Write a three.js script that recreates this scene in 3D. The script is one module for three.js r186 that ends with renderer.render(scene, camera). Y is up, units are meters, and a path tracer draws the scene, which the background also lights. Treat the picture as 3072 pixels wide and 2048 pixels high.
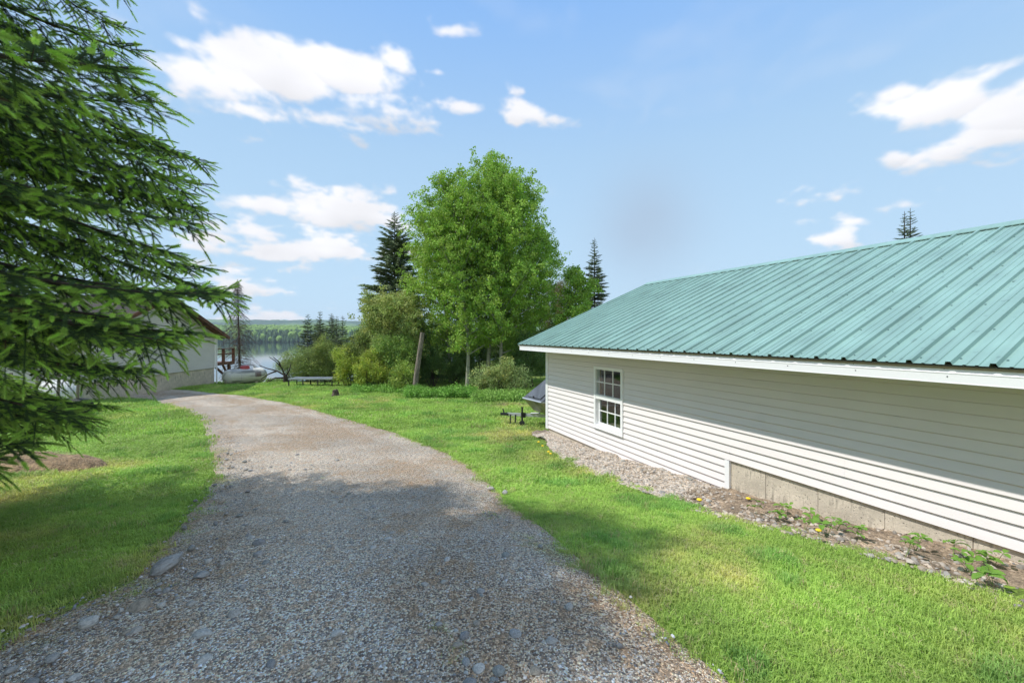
import * as THREE from 'three';
import { mergeGeometries } from 'three/addons/utils/BufferGeometryUtils.js';

// ------------------------------------------------------------------ camera, sky, sun, exposure
const scene = new THREE.Scene();
const EYE = 1.75;
const camera = new THREE.PerspectiveCamera(2 * Math.atan(1024 / 1245) * 180 / Math.PI, 1024 / 682, 0.05, 9000);
camera.position.set(0, EYE, 0);
camera.lookAt(0, EYE, -10);
camera.setViewOffset(3072, 2048, 0, 18, 3072, 2048);      // lens shifted so that uprights stay upright
const renderer = new THREE.WebGLRenderer({ antialias: true });
renderer.toneMapping = THREE.LinearToneMapping;
renderer.toneMappingExposure = 1.18;
renderer.shadowMap.enabled = true;
const sun = new THREE.DirectionalLight(new THREE.Color(1.0, 0.975, 0.93), 3.7);
sun.position.set(-0.997 * 40, 1.476 * 40, 0.211 * 40);
sun.castShadow = true;
sun.shadow.radius = 1.4;
sun.shadow.mapSize.set(4096, 4096);
Object.assign(sun.shadow.camera, { left: -45, right: 45, top: 45, bottom: -45, near: 1, far: 200 });
scene.add(sun, sun.target);

// ------------------------------------------------------------------ numbers
function rng(seed) { let a = seed >>> 0; return () => { a = (a + 0x6D2B79F5) >>> 0; let t = a; t = Math.imul(t ^ (t >>> 15), t | 1); t ^= t + Math.imul(t ^ (t >>> 7), t | 61); return ((t ^ (t >>> 14)) >>> 0) / 4294967296; }; }
const clamp = (x, a = 0, b = 1) => x < a ? a : x > b ? b : x;
const lerp = (a, b, t) => a + (b - a) * t;
const smooth = (a, b, x) => { const t = clamp((x - a) / (b - a)); return t * t * (3 - 2 * t); };
function hash3(x, y, z) { let h = Math.imul(x, 374761393) ^ Math.imul(y, 668265263) ^ Math.imul(z, 2147483647 - 1274126177); h = Math.imul(h ^ (h >>> 13), 1274126177); h ^= h >>> 16; return (h >>> 0) / 4294967296; }
function noise3(x, y, z) {
  const xi = Math.floor(x), yi = Math.floor(y), zi = Math.floor(z); let u = x - xi, v = y - yi, w = z - zi;
  u = u * u * (3 - 2 * u); v = v * v * (3 - 2 * v); w = w * w * (3 - 2 * w);
  const a = lerp(lerp(hash3(xi, yi, zi), hash3(xi + 1, yi, zi), u), lerp(hash3(xi, yi + 1, zi), hash3(xi + 1, yi + 1, zi), u), v);
  const b = lerp(lerp(hash3(xi, yi, zi + 1), hash3(xi + 1, yi, zi + 1), u), lerp(hash3(xi, yi + 1, zi + 1), hash3(xi + 1, yi + 1, zi + 1), u), v);
  return lerp(a, b, w);
}
const fbm3 = (x, y, z, n = 4) => { let s = 0, a = 0.5, t = 0; for (let i = 0; i < n; i++) { s += a * noise3(x, y, z); t += a; a *= 0.5; x = x * 2.03 + 11.3; y = y * 2.03 + 5.7; z = z * 2.03 + 3.1; } return s / t; };
const noise2 = (x, y, s = 0) => noise3(x, y, s * 17.3 + 0.5);
const fbm2 = (x, y, n = 4, s = 0) => fbm3(x, y, s * 7.7 + 0.5, n);
// noise that repeats every p cells, for textures
function pnoise(x, y, p, s) {
  const xi = Math.floor(x), yi = Math.floor(y); let u = x - xi, v = y - yi; u = u * u * (3 - 2 * u); v = v * v * (3 - 2 * v);
  const m = (k) => ((k % p) + p) % p, h = (i, j) => hash3(m(i), m(j), s);
  return lerp(lerp(h(xi, yi), h(xi + 1, yi), u), lerp(h(xi, yi + 1), h(xi + 1, yi + 1), u), v);
}
const pfbm = (x, y, p, s, n = 4) => { let r = 0, a = 0.5, t = 0; for (let i = 0; i < n; i++) { r += a * pnoise(x, y, p, s + i); t += a; a *= 0.5; x *= 2; y *= 2; p *= 2; } return r / t; };

// ------------------------------------------------------------------ sky
const SKYW = 2560, SKYH = 1280;
{
  const data = new Float32Array(SKYW * SKYH * 4);
  // clouds that the photograph shows: azimuth and elevation of the middle, half sizes (radians), strength
  const K = 3072 / 2352, dirOf = (px, py) => { const x = (px * K - 1536) / 1245, y = (1006 - py * K) / 1245; return [Math.atan2(x, 1), Math.atan2(y, Math.hypot(x, 1))]; };
  const clouds = [[520, 195, 130, 85, 1.1], [640, 175, 130, 80, 1.15], [790, 170, 110, 65, 1.1], [560, 250, 110, 40, 0.9], [860, 250, 120, 50, 0.72], [720, 275, 110, 40, 0.62], [915, 150, 42, 26, 0.8], [1000, 165, 40, 14, 0.66], [1040, 76, 40, 20, 0.66], [1072, 250, 50, 26, 0.9], [1195, 262, 75, 42, 0.92], [1192, 212, 32, 16, 0.68],
    [680, 480, 110, 36, 1.0], [800, 490, 120, 45, 1.05], [640, 570, 130, 55, 1.0], [770, 575, 130, 40, 0.9], [560, 665, 90, 40, 0.85], [610, 730, 110, 26, 0.7], [480, 560, 100, 60, 0.8],
    [2190, 230, 150, 75, 1.2], [2330, 260, 170, 85, 1.2], [2250, 320, 180, 50, 1.05], [2060, 360, 50, 26, 0.75], [1950, 445, 95, 26, 0.68], [2060, 475, 80, 18, 0.58], [1920, 548, 60, 48, 0.85], [2090, 205, 60, 40, 0.8],
    [430, 105, 60, 26, 0.75]].map(([x, y, a, b, k]) => { const [az, el] = dirOf(x, y), [a2] = dirOf(x + a, y), [, e2] = dirOf(x, y - b); return [az, el, Math.abs(a2 - az), Math.abs(e2 - el), k]; });
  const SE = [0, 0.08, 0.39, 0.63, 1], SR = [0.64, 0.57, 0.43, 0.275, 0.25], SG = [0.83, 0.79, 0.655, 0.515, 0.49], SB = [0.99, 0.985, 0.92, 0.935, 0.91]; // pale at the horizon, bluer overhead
  const CL = new Float64Array(clouds.length * 5); for (let i = 0; i < clouds.length; i++) for (let k = 0; k < 5; k++) CL[i * 5 + k] = clouds[i][k];
  const [smAz, smEl] = dirOf(1480, 520);
  for (let j = 0; j < SKYH; j++) {
    const el = ((j + 0.5) / SKYH - 0.5) * Math.PI, se = Math.sin(el), ce = Math.cos(el);
    for (let i = 0; i < SKYW; i++) {
      const o = (j * SKYW + i) * 4; data[o + 3] = 1;
      if (el < -0.02) { data[o] = 0.20; data[o + 1] = 0.24; data[o + 2] = 0.24; continue; }
      const th = ((i + 0.5) / SKYW - 0.5) * 2 * Math.PI, x = Math.cos(th) * ce, z = Math.sin(th) * ce, az = Math.atan2(x, -z);
      let k0 = 0; while (k0 < 3 && se > SE[k0 + 1]) k0++; const t = clamp((se - SE[k0]) / (SE[k0 + 1] - SE[k0]));
      let r = lerp(SR[k0], SR[k0 + 1], t), g = lerp(SG[k0], SG[k0 + 1], t), b = lerp(SB[k0], SB[k0 + 1], t);
      const warp = fbm3(x * 7 + 4, se * 9, z * 7, 3) - 0.5;
      let cover = 0, coverDe = 0;
      if (Math.abs(az) < 1.3 && el < 1.0) for (let q = 0; q < CL.length; q += 5) { const da = (az - CL[q]) / CL[q + 2]; if (da > 2 || da < -2) continue; let de = (el - CL[q + 1]) / CL[q + 3]; if (de > 2 || de < -2) continue; if (de < 0) de *= 1.35; const c = CL[q + 4] * Math.exp(-(da * da + de * de) * 0.8); if (c > cover) { cover = c; coverDe = de; } }
      // unseen extra white cloud outside the framed sky, added to make the skylight less blue
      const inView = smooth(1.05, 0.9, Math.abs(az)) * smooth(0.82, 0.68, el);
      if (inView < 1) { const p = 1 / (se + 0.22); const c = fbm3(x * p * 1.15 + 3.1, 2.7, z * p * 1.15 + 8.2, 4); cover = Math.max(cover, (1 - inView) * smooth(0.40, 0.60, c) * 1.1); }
      let alpha = 0, white = 0;
      const low = coverDe < 0 ? clamp(-coverDe * 0.8) : 0;
      if (cover > 0.02) {
        const p = 1 / (se + 0.30);
        const n1 = fbm3(x * p * 11 + warp * 1.6, se * 17 + 1.7, z * p * 11, 6), n2 = Math.abs(fbm3(x * p * 20, se * 30 + warp * 3, z * p * 20, 4) - 0.5) * 2;
        alpha = smooth(0.30, 0.74, cover * 0.86 + (n1 - 0.5) * 1.55 - (n2 - 0.25) * 0.28);
        white = fbm3(x * p * 5 + 7, se * 9 + warp, z * p * 5, 3);
      }
      const wisp = smooth(0.5, 0.8, fbm3(x * 4 + 9, se * 11 + 2, z * 4 + warp * 2, 4)) * 0.16;
      r = lerp(r, 0.84, wisp); g = lerp(g, 0.89, wisp); b = lerp(b, 0.97, wisp);
      const wb = 1.03 + 0.34 * (white - 0.5) - 0.20 * low;
      alpha *= 0.94;
      r = lerp(r, wb * 0.985, alpha); g = lerp(g, wb * 0.975, alpha); b = lerp(b, wb * 1.0, alpha);
      // faint grey smoke-like cloud
      const da = (az - smAz) / 0.105, de = (el - smEl) / 0.105, sd = Math.exp(-(da * da + de * de) * 0.9) * (0.85 + 0.5 * warp) * 0.62;
      r = lerp(r, 0.43, sd); g = lerp(g, 0.515, sd); b = lerp(b, 0.65, sd);
      data[o] = r * 0.85; data[o + 1] = g * 0.85; data[o + 2] = b * 0.85;
    }
  }
  const tex = new THREE.DataTexture(data, SKYW, SKYH, THREE.RGBAFormat, THREE.FloatType);
  tex.mapping = THREE.EquirectangularReflectionMapping; tex.magFilter = THREE.LinearFilter; tex.minFilter = THREE.LinearFilter; tex.needsUpdate = true;
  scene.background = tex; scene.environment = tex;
}

// ------------------------------------------------------------------ helpers
const taken = {};
function numbered(name) { const n = taken[name] = (taken[name] ?? -1) + 1; return n ? `${name}_${String(n).padStart(3, '0')}` : name; }
function tag(o, label, category, group) { o.userData.label = label; o.userData.category = category; if (group) o.userData.group = group; return o; }
function thing(name, label, category, [x, y, z], turn = 0, group) { const g = new THREE.Group(); g.name = numbered(name); g.position.set(x, y, z); g.rotation.y = turn; scene.add(tag(g, label, category, group)); return g; }
function mesh(name, geo, mat, parent) { const m = new THREE.Mesh(geo, mat); m.name = parent === scene ? numbered(name) : name; m.castShadow = m.receiveShadow = true; parent.add(m); return m; }
function struct(name, geo, mat) { const m = mesh(name, geo, mat, scene); m.userData.kind = 'structure'; return m; }
function instances(name, geo, mat, list, parent, colors) {
  const m = new THREE.InstancedMesh(geo, mat, list.length); m.name = parent === scene ? numbered(name) : name; m.castShadow = m.receiveShadow = true;
  list.forEach((x, i) => m.setMatrixAt(i, x)); if (colors) colors.forEach((c, i) => m.setColorAt(i, c));
  m.userData.kind = 'stuff'; parent.add(m); return m;
}
const rgb = (r, g, b) => new THREE.Color().setRGB(r, g, b);
const V = (x, y, z) => new THREE.Vector3(x, y, z);
function box(x0, x1, y0, y1, z0, z1) { const g = new THREE.BoxGeometry(x1 - x0, y1 - y0, z1 - z0); g.translate((x0 + x1) / 2, (y0 + y1) / 2, (z0 + z1) / 2); const p = g.attributes.position, n = g.attributes.normal, uv = g.attributes.uv; for (let i = 0; i < p.count; i++) { const ax = Math.abs(n.getX(i)), ay = Math.abs(n.getY(i)); uv.setXY(i, ax > 0.5 ? p.getZ(i) : p.getX(i), ay > 0.5 ? p.getZ(i) : p.getY(i)); } return g; }
function bar(a, b, w, h = w, seg = 0) { // square or round stick between two points
  const d = new THREE.Vector3().subVectors(b, a), L = d.length(); const g = seg ? new THREE.CylinderGeometry(h / 2, w / 2, L, seg, 1) : new THREE.BoxGeometry(w, L, h); g.translate(0, L / 2, 0);
  g.applyMatrix4(new THREE.Matrix4().makeRotationFromQuaternion(new THREE.Quaternion().setFromUnitVectors(V(0, 1, 0), d.normalize())).setPosition(a)); return g;
}
function tube(pts, radii, sides = 6) { // tapered tube through points, uv in metres
  const pos = [], nor = [], uv = [], idx = []; let run = 0; const t = V(0, 0, 0), s = V(0, 0, 0), u = V(0, 0, 0);
  for (let i = 0; i < pts.length; i++) {
    t.subVectors(pts[Math.min(i + 1, pts.length - 1)], pts[Math.max(i - 1, 0)]).normalize();
    s.set(0, 0, 1).cross(t); if (s.lengthSq() < 1e-3) s.set(1, 0, 0).cross(t); s.normalize(); u.crossVectors(t, s);
    if (i) run += pts[i].distanceTo(pts[i - 1]);
    for (let k = 0; k <= sides; k++) { const a = k / sides * 2 * Math.PI, c = Math.cos(a), q = Math.sin(a), r = radii[i]; const nx = s.x * c + u.x * q, ny = s.y * c + u.y * q, nz = s.z * c + u.z * q; pos.push(pts[i].x + nx * r, pts[i].y + ny * r, pts[i].z + nz * r); nor.push(nx, ny, nz); uv.push(k / sides * radii[0] * 6.28, run); }
    if (i) for (let k = 0; k < sides; k++) { const a = (i - 1) * (sides + 1) + k, b = a + sides + 1; idx.push(a, a + 1, b, b, a + 1, b + 1); }
  }
  const g = new THREE.BufferGeometry(); g.setAttribute('position', new THREE.Float32BufferAttribute(pos, 3)); g.setAttribute('normal', new THREE.Float32BufferAttribute(nor, 3)); g.setAttribute('uv', new THREE.Float32BufferAttribute(uv, 2)); g.setIndex(idx); return g;
}
function faceSet(tris, uvs) { // triangles given as arrays of points, flat shaded
  const pos = []; for (const t of tris) for (const p of t) pos.push(...p); const g = new THREE.BufferGeometry(); g.setAttribute('position', new THREE.Float32BufferAttribute(pos, 3));
  if (uvs) g.setAttribute('uv', new THREE.Float32BufferAttribute(uvs, 2)); g.computeVertexNormals(); return g;
}
const quad = (a, b, c, d) => [[a, b, c], [a, c, d]];
const mergeAll = (list) => mergeGeometries(list.map((g) => g.index ? g.toNonIndexed() : g).map((g) => { for (const k of Object.keys(g.attributes)) if (!['position', 'normal', 'uv'].includes(k)) g.deleteAttribute(k); if (!g.attributes.uv) g.setAttribute('uv', new THREE.Float32BufferAttribute(new Float32Array(g.attributes.position.count * 2), 2)); if (!g.attributes.normal) g.computeVertexNormals(); return g; }));
const basis = (() => { const X = V(), Y = V(), Z = V(); return (p, dir, up, sx, sy = sx, sz = sx) => { Y.copy(dir).normalize(); X.crossVectors(Y, up); if (X.lengthSq() < 1e-5) X.crossVectors(Y, V(0.3, 0.2, 1)); X.normalize(); Z.crossVectors(X, Y); return new THREE.Matrix4().makeBasis(X.clone().multiplyScalar(sx), Y.clone().multiplyScalar(sy), Z.clone().multiplyScalar(sz)).setPosition(p); }; })();

// ------------------------------------------------------------------ textures (colour and relief of surfaces)
function texture(n, f, srgb = true) {
  const d = new Uint8Array(n * n * 4);
  for (let j = 0; j < n; j++) for (let i = 0; i < n; i++) { const c = f((i + 0.5) / n, (j + 0.5) / n), o = (j * n + i) * 4; d[o] = clamp(c[0]) * 255; d[o + 1] = clamp(c[1]) * 255; d[o + 2] = clamp(c[2]) * 255; d[o + 3] = 255; }
  const t = new THREE.DataTexture(d, n, n); t.wrapS = t.wrapT = THREE.RepeatWrapping; t.magFilter = THREE.LinearFilter; t.minFilter = THREE.LinearMipmapLinearFilter; t.generateMipmaps = true; if (srgb) t.colorSpace = THREE.SRGBColorSpace; t.needsUpdate = true; return t;
}
function worley(x, y, p, s) { // nearest and second distance and the id of the nearest cell, repeating every p cells
  const xi = Math.floor(x), yi = Math.floor(y); let d1 = 9, d2 = 9, id = 0;
  for (let j = -1; j <= 1; j++) for (let i = -1; i <= 1; i++) { const cx = xi + i, cy = yi + j, mx = ((cx % p) + p) % p, my = ((cy % p) + p) % p; const dx = cx + hash3(mx, my, s) - x, dy = cy + hash3(mx, my, s + 1) - y, d = dx * dx + dy * dy; if (d < d1) { d2 = d1; d1 = d; id = hash3(mx, my, s + 2); } else if (d < d2) d2 = d; }
  return [Math.sqrt(d1), Math.sqrt(d2), id];
}
const gravelCells = (u, v) => { const a = worley(u * 96, v * 96, 96, 5), b = worley(u * 36, v * 36, 36, 15), big = b[2] > 0.80 && b[0] < 0.42; return { big, d: big ? b[0] / 0.42 : a[0], gap: big ? 1 : a[1] - a[0], id: big ? (b[2] - 0.8) * 5 : a[2] }; };
const gravelMap = texture(1024, (u, v) => {
  const c = gravelCells(u, v), dirt = pfbm(u * 12, v * 12, 12, 40, 4), fine = pnoise(u * 300, v * 300, 300, 3);
  let l = 0.375 + 0.40 * (c.id - 0.35) + (c.id > 0.95 ? 0.14 : 0) + (fine - 0.5) * 0.14, w = hash3(Math.floor(c.id * 9999), 3, 7) - 0.45;
  let r = l + w * 0.05, g = l, b = l - w * 0.06 + 0.01;
  const soil = smooth(0.12, 0.0, c.gap) * 0.65 + smooth(0.52, 0.72, dirt) * 0.55; r = lerp(r, 0.40, soil * 0.8); g = lerp(g, 0.37, soil * 0.8); b = lerp(b, 0.335, soil * 0.8);
  return [r * 1.94, g * 1.78, b * 1.57];
});
const gravelBump = texture(1024, (u, v) => { const c = gravelCells(u, v), h = c.big ? 1 - c.d * c.d * 0.6 : 0.55 * smooth(0, 0.35, c.gap) + 0.15 * c.id; return [h, h, h]; }, false);
const soilMap = texture(512, (u, v) => { const a = worley(u * 40, v * 40, 40, 25), n = pfbm(u * 10, v * 10, 10, 60, 5), k = 0.42 + 0.22 * (n - 0.5) + 0.14 * (a[2] - 0.5) + (pnoise(u * 200, v * 200, 200, 8) - 0.5) * 0.16; return [k * 1.44, k * 1.28, k * 1.10]; });
const soilBump = texture(512, (u, v) => { const a = worley(u * 40, v * 40, 40, 25), h = 0.5 * (1 - a[0]) + 0.5 * pfbm(u * 14, v * 14, 14, 61, 4); return [h, h, h]; }, false);
const lawnMap = texture(1024, (u, v) => {
  const n = pfbm(u * 8, v * 8, 8, 80, 4), f = pnoise(u * 240, v * 240, 240, 83), s = pfbm(u * 120, v * 120, 120, 85, 2), th = smooth(0.55, 0.75, pfbm(u * 26, v * 26, 26, 90, 3));
  const k = 0.72 + 0.5 * (s - 0.5) + 0.34 * (f - 0.5);
  return [lerp(0.66, 0.80, th * 0.7 + n * 0.2) * k, lerp(0.75, 0.76, th) * k, lerp(0.30, 0.44, th) * k];
});
const lawnBump = texture(512, (u, v) => { const h = 0.6 * pnoise(u * 130, v * 130, 130, 95) + 0.4 * pnoise(u * 60, v * 60, 60, 96); return [h, h, h]; }, false);
const concreteMap = texture(512, (u, v) => {
  const n = pfbm(u * 6, v * 6, 6, 110, 5), streak = pfbm(u * 26, v * 3, 26, 115, 3), spot = smooth(0.72, 0.86, pnoise(u * 60, v * 60, 60, 118)), pit = smooth(0.86, 0.93, pnoise(u * 110, v * 110, 110, 119));
  const k = 0.80 + 0.22 * (n - 0.5) - 0.20 * smooth(0.5, 0.8, streak) * smooth(0.4, 0.7, n) + (pnoise(u * 256, v * 256, 256, 121) - 0.5) * 0.07 - pit * 0.35 + spot * 0.04; return [k, k * 0.965, k * 0.90];
});
const concreteBump = texture(512, (u, v) => { const h = 0.7 * pfbm(u * 40, v * 40, 40, 130, 3) - 0.5 * smooth(0.86, 0.93, pnoise(u * 110, v * 110, 110, 119)) + 0.3; return [h, h, h]; }, false);
const vinylMap = texture(512, (u, v) => { const k = 0.955 + 0.05 * (pfbm(u * 4, v * 4, 4, 150, 4) - 0.5); return [k, k * 0.99, k * 0.97]; });
const roofMap = texture(512, (u, v) => { const k = 0.93 + 0.16 * (pfbm(u * 7, v * 7, 7, 160, 5) - 0.5) - 0.045 * smooth(0.5, 0.8, pfbm(u * 40, v * 3, 40, 164, 3)) - 0.10 * smooth(0.88, 0.95, pnoise(u * 50, v * 50, 50, 167)); return [k, k, k * 0.985]; });
const barkMap = texture(256, (u, v) => { const n = pfbm(u * 10, v * 4, 20, 170, 4), k = 0.34 + 0.34 * (n - 0.5) + (pnoise(u * 60, v * 90, 180, 172) - 0.5) * 0.16; return [k * 1.05, k * 0.94, k * 0.84]; });
const aspenMap = texture(256, (u, v) => { const n = pfbm(u * 4, v * 14, 28, 180, 4), dark = smooth(0.62, 0.78, n), k = 0.70 - 0.42 * dark + (pnoise(u * 60, v * 60, 60, 184) - 0.5) * 0.10; return [k, k * 0.985, k * 0.91]; });
const woodMap = texture(256, (u, v) => { const n = pfbm(u * 30, v * 3, 60, 190, 4), k = 0.60 + 0.34 * (n - 0.5) - 0.22 * smooth(0.68, 0.8, pnoise(u * 40, v * 4, 80, 195)); return [k * 1.02, k * 0.95, k * 0.87]; });
const tankMap = texture(512, (u, v) => { const n = pfbm(u * 8, v * 5, 40, 200, 5), s = pfbm(u * 22, v * 4, 88, 204, 3), k = 0.90 - 0.34 * smooth(0.52, 0.76, n * 0.6 + s * 0.4) + (pnoise(u * 120, v * 120, 120, 207) - 0.5) * 0.06; return [k, k * 0.985, k * 0.94]; });
const stoneMap = texture(256, (u, v) => { const k = 0.78 + 0.36 * (pfbm(u * 8, v * 8, 8, 210, 5) - 0.5) + (pnoise(u * 120, v * 120, 120, 214) - 0.5) * 0.14; return [k, k, k * 0.985]; });
const rep = (t, x, y = x) => { const c = t.clone(); c.repeat.set(x, y); c.needsUpdate = true; return c; };
const std = (o) => new THREE.MeshStandardMaterial({ roughness: 0.85, ...o });
const phys = (o) => new THREE.MeshPhysicalMaterial({ roughness: 0.85, ...o });
const leafMat = (r, g, b, t = 0.35) => phys({ color: rgb(r, g, b), transmission: t, roughness: 0.75, thickness: 0, side: THREE.DoubleSide, specularIntensity: 0.5 });
const M = {
  ground: std({ map: lawnMap, bumpMap: lawnBump, bumpScale: 0.02, vertexColors: true, roughness: 1 }),
  drive: std({ map: gravelMap, bumpMap: gravelBump, bumpScale: 0.018, vertexColors: true, roughness: 0.95 }),
  soil: std({ map: soilMap, bumpMap: soilBump, bumpScale: 0.03, vertexColors: true, roughness: 1 }),
  concrete: std({ map: concreteMap, bumpMap: concreteBump, bumpScale: 0.004, color: rgb(0.95, 0.90, 0.83), roughness: 0.95 }),
  vinyl: phys({ map: vinylMap, color: rgb(0.895, 0.85, 0.86), roughness: 0.55, specularIntensity: 0.6 }),
  trim: phys({ color: rgb(0.88, 0.87, 0.86), roughness: 0.42 }),
  sheathing: std({ color: rgb(0.30, 0.24, 0.17) }),
  roof: phys({ map: roofMap, color: rgb(0.285, 0.455, 0.405), roughness: 0.40, metalness: 0.0, specularIntensity: 0.9 }),
  screw: std({ color: rgb(0.20, 0.30, 0.29), roughness: 0.4, metalness: 0.6 }),
  darkRubber: std({ color: rgb(0.025, 0.025, 0.025), roughness: 0.8 }),
  glass: phys({ color: rgb(0.93, 0.96, 0.95), transmission: 1, thickness: 0, roughness: 0.02, ior: 1.5 }),
  barkDark: std({ map: barkMap, color: rgb(0.55, 0.5, 0.45), roughness: 1 }),
  barkAspen: std({ map: aspenMap, color: rgb(0.72, 0.74, 0.68), roughness: 0.95 }),
  deadBark: std({ map: barkMap, color: rgb(1.0, 0.92, 0.86), roughness: 1 }),
  oldNeedle: std({ color: rgb(1, 1, 1), roughness: 0.8, side: THREE.DoubleSide }),
  newNeedle: phys({ color: rgb(1, 1, 1), transmission: 0.32, roughness: 0.7, thickness: 0, side: THREE.DoubleSide, specularIntensity: 0.4 }),
  leaf: leafMat(1, 1, 1, 0.38),
  grass: leafMat(1, 1, 1, 0.40),
  stone: std({ map: stoneMap, color: rgb(0.40, 0.40, 0.40), roughness: 0.9 }),
  steel: std({ color: rgb(0.55, 0.56, 0.57), metalness: 0.8, roughness: 0.42 }),
  blackSteel: std({ color: rgb(0.03, 0.03, 0.032), metalness: 0.2, roughness: 0.55 }),
  greyWood: std({ map: woodMap, color: rgb(0.62, 0.60, 0.56), roughness: 0.95 }),
  stainWood: std({ map: woodMap, color: rgb(0.42, 0.20, 0.12), roughness: 0.8 }),
};

// ------------------------------------------------------------------ terrain
const TZ = [-400, -60, -8, 0, 3, 5.6, 10.4, 16, 22, 26, 28.5, 33, 45, 65, 80, 120, 300], TH = [3, 0.9, 0.2, 0.03, -0.03, -0.43, -0.80, -1.0, -1.15, -1.25, -1.5, -2.8, -6, -9.6, -11, -13, -14];
const LAKE = -10.25;
function tableH(Z) { // smooth through the table
  let i = 0; while (i < TZ.length - 2 && Z > TZ[i + 1]) i++;
  const sl = (k) => k <= 0 || k >= TZ.length - 1 ? 0 : ((TH[k + 1] - TH[k]) / (TZ[k + 1] - TZ[k]) * (TZ[k] - TZ[k - 1]) + (TH[k] - TH[k - 1]) / (TZ[k] - TZ[k - 1]) * (TZ[k + 1] - TZ[k])) / (TZ[k + 1] - TZ[k - 1]);
  const w = TZ[i + 1] - TZ[i], t = clamp((Z - TZ[i]) / w), t2 = t * t, t3 = t2 * t;
  return (2 * t3 - 3 * t2 + 1) * TH[i] + (t3 - 2 * t2 + t) * w * sl(i) + (-2 * t3 + 3 * t2) * TH[i + 1] + (t3 - t2) * w * sl(i + 1);
}
function H(x, z) {
  let Z = -z; const s = smooth(-13, -2, x); if (Z > 24) Z = 24 + (Z - 24) / (1 + 5 * s * smooth(900, 100, Z));
  const far = smooth(4, 30, Math.hypot(x, z));
  return tableH(Z) + (fbm2(x * 0.35, z * 0.35, 3, 2) - 0.5) * lerp(0.05, 0.22, far) + (fbm2(x * 0.03, z * 0.03, 2, 4) - 0.5) * 1.6 * smooth(40, 120, Math.hypot(x, z)) * smooth(-9, -5, tableH(Z));
}
// garage frame: local x along the wall towards the camera, local z out of the wall over the lawn
const GC = V(0.907, 0, -10.434), GX = V(0.3954, 0, 0.9184), GN = V(-0.9184, 0, 0.3954), GTURN = Math.atan2(-0.9184, 0.3954);
const toG = (x, z) => [(x - GC.x) * GX.x + (z - GC.z) * GX.z, (x - GC.x) * GN.x + (z - GC.z) * GN.z];
const fromG = (a, o) => [GC.x + GX.x * a + GN.x * o, GC.z + GX.z * a + GN.z * o];

const DL = [[-3.3, 2.0], [-3.1, -0.6], [-2.97, -2.3], [-2.85, -2.65], [-2.8, -2.98], [-2.99, -3.37], [-3.49, -4.29], [-4.11, -5.4], [-4.94, -6.77], [-7.01, -9.46], [-10.16, -13.34], [-13.02, -15.89], [-15.67, -17.8], [-19, -19.2], [-24, -20.4]];
const DR = [[2.6, 2.0], [1.7, -0.6], [1.14, -2.11], [0.99, -2.45], [0.76, -2.98], [0.49, -3.78], [0.13, -4.97], [-0.78, -7.71], [-2.27, -10.03], [-4.16, -12.17], [-7.93, -15.89], [-12.71, -19.66], [-16.5, -21.6], [-20.09, -22.64], [-25, -23.2]];
function walkLine(P, n) { const c = new THREE.CatmullRomCurve3(P.map(([x, z]) => V(x, 0, z)), false, 'centripetal'); return c.getPoints(n); }
const NV = 260, EL = walkLine(DL, NV), ER = walkLine(DR, NV);
const drivePoly = [...EL, ...[...ER].reverse()];
function inPoly(P, x, z) { let c = false; for (let i = 0, j = P.length - 1; i < P.length; j = i++) if ((P[i].z > z) !== (P[j].z > z) && x < (P[j].x - P[i].x) * (z - P[i].z) / (P[j].z - P[i].z) + P[i].x) c = !c; return c; }
const edgeWobble = (x, z) => [(fbm2(x * 2.1, z * 2.1, 4, 6) - 0.5) * 0.42, (fbm2(x * 2.1, z * 2.1, 4, 7) - 0.5) * 0.42];
const onDrive = (x, z) => { const [a, b] = edgeWobble(x, z); return inPoly(drivePoly, x + a, z + b); };
const stripWidth = (a) => (a < -0.3 || a > 12.6) ? 0 : lerp(0.34, 1.0, smooth(-0.3, 3.2, a)) * lerp(1, 0.85, smooth(5.5, 8, a)) + (fbm2(a * 1.7, 3.3, 3, 9) - 0.5) * 0.3;
const onStrip = (x, z, pad = 0) => { const [a, o] = toG(x, z); return o > -0.4 && o < stripWidth(a) + pad && a > -0.3 && a < 12.6; };
const underGarage = (x, z) => { const [a, o] = toG(x, z); return a > -0.05 && a < 12.3 && o < 0.02 && o > -7.2; };

{ // ground: one sheet to beyond the far shore, finer near the camera
  const n = 330, pos = [], uv = [], col = [], idx = [], f = (t) => Math.sign(t) * (Math.abs(t) * 26 + Math.pow(Math.abs(t), 6) * 2900);
  for (let j = 0; j <= n; j++) for (let i = 0; i <= n; i++) {
    const x = f(i / n * 2 - 1) - 2, z = f(j / n * 2 - 1) - 10; pos.push(x, H(x, z), z); uv.push(x / 2.6, z / 2.6);
    const p = fbm2(x * 0.55, z * 0.55, 4, 21), q = fbm2(x * 1.7, z * 1.7, 3, 23), dry = smooth(0.56, 0.74, p * 0.65 + q * 0.35); // clover-green and thin, dry patches
    const sh = 0.9 + 0.35 * (q - 0.5); col.push(lerp(0.80, 1.35, dry) * sh, lerp(1.0, 1.02, dry) * sh, lerp(0.8, 1.0, dry) * sh);
  }
  for (let j = 0; j < n; j++) for (let i = 0; i < n; i++) { const a = j * (n + 1) + i, b = a + n + 1; idx.push(a, b, a + 1, a + 1, b, b + 1); }
  const g = new THREE.BufferGeometry(); g.setAttribute('position', new THREE.Float32BufferAttribute(pos, 3)); g.setAttribute('uv', new THREE.Float32BufferAttribute(uv, 2)); g.setAttribute('color', new THREE.Float32BufferAttribute(col, 3)); g.setIndex(idx); g.computeVertexNormals();
  struct('lawn_ground', g, M.ground);
}
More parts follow.
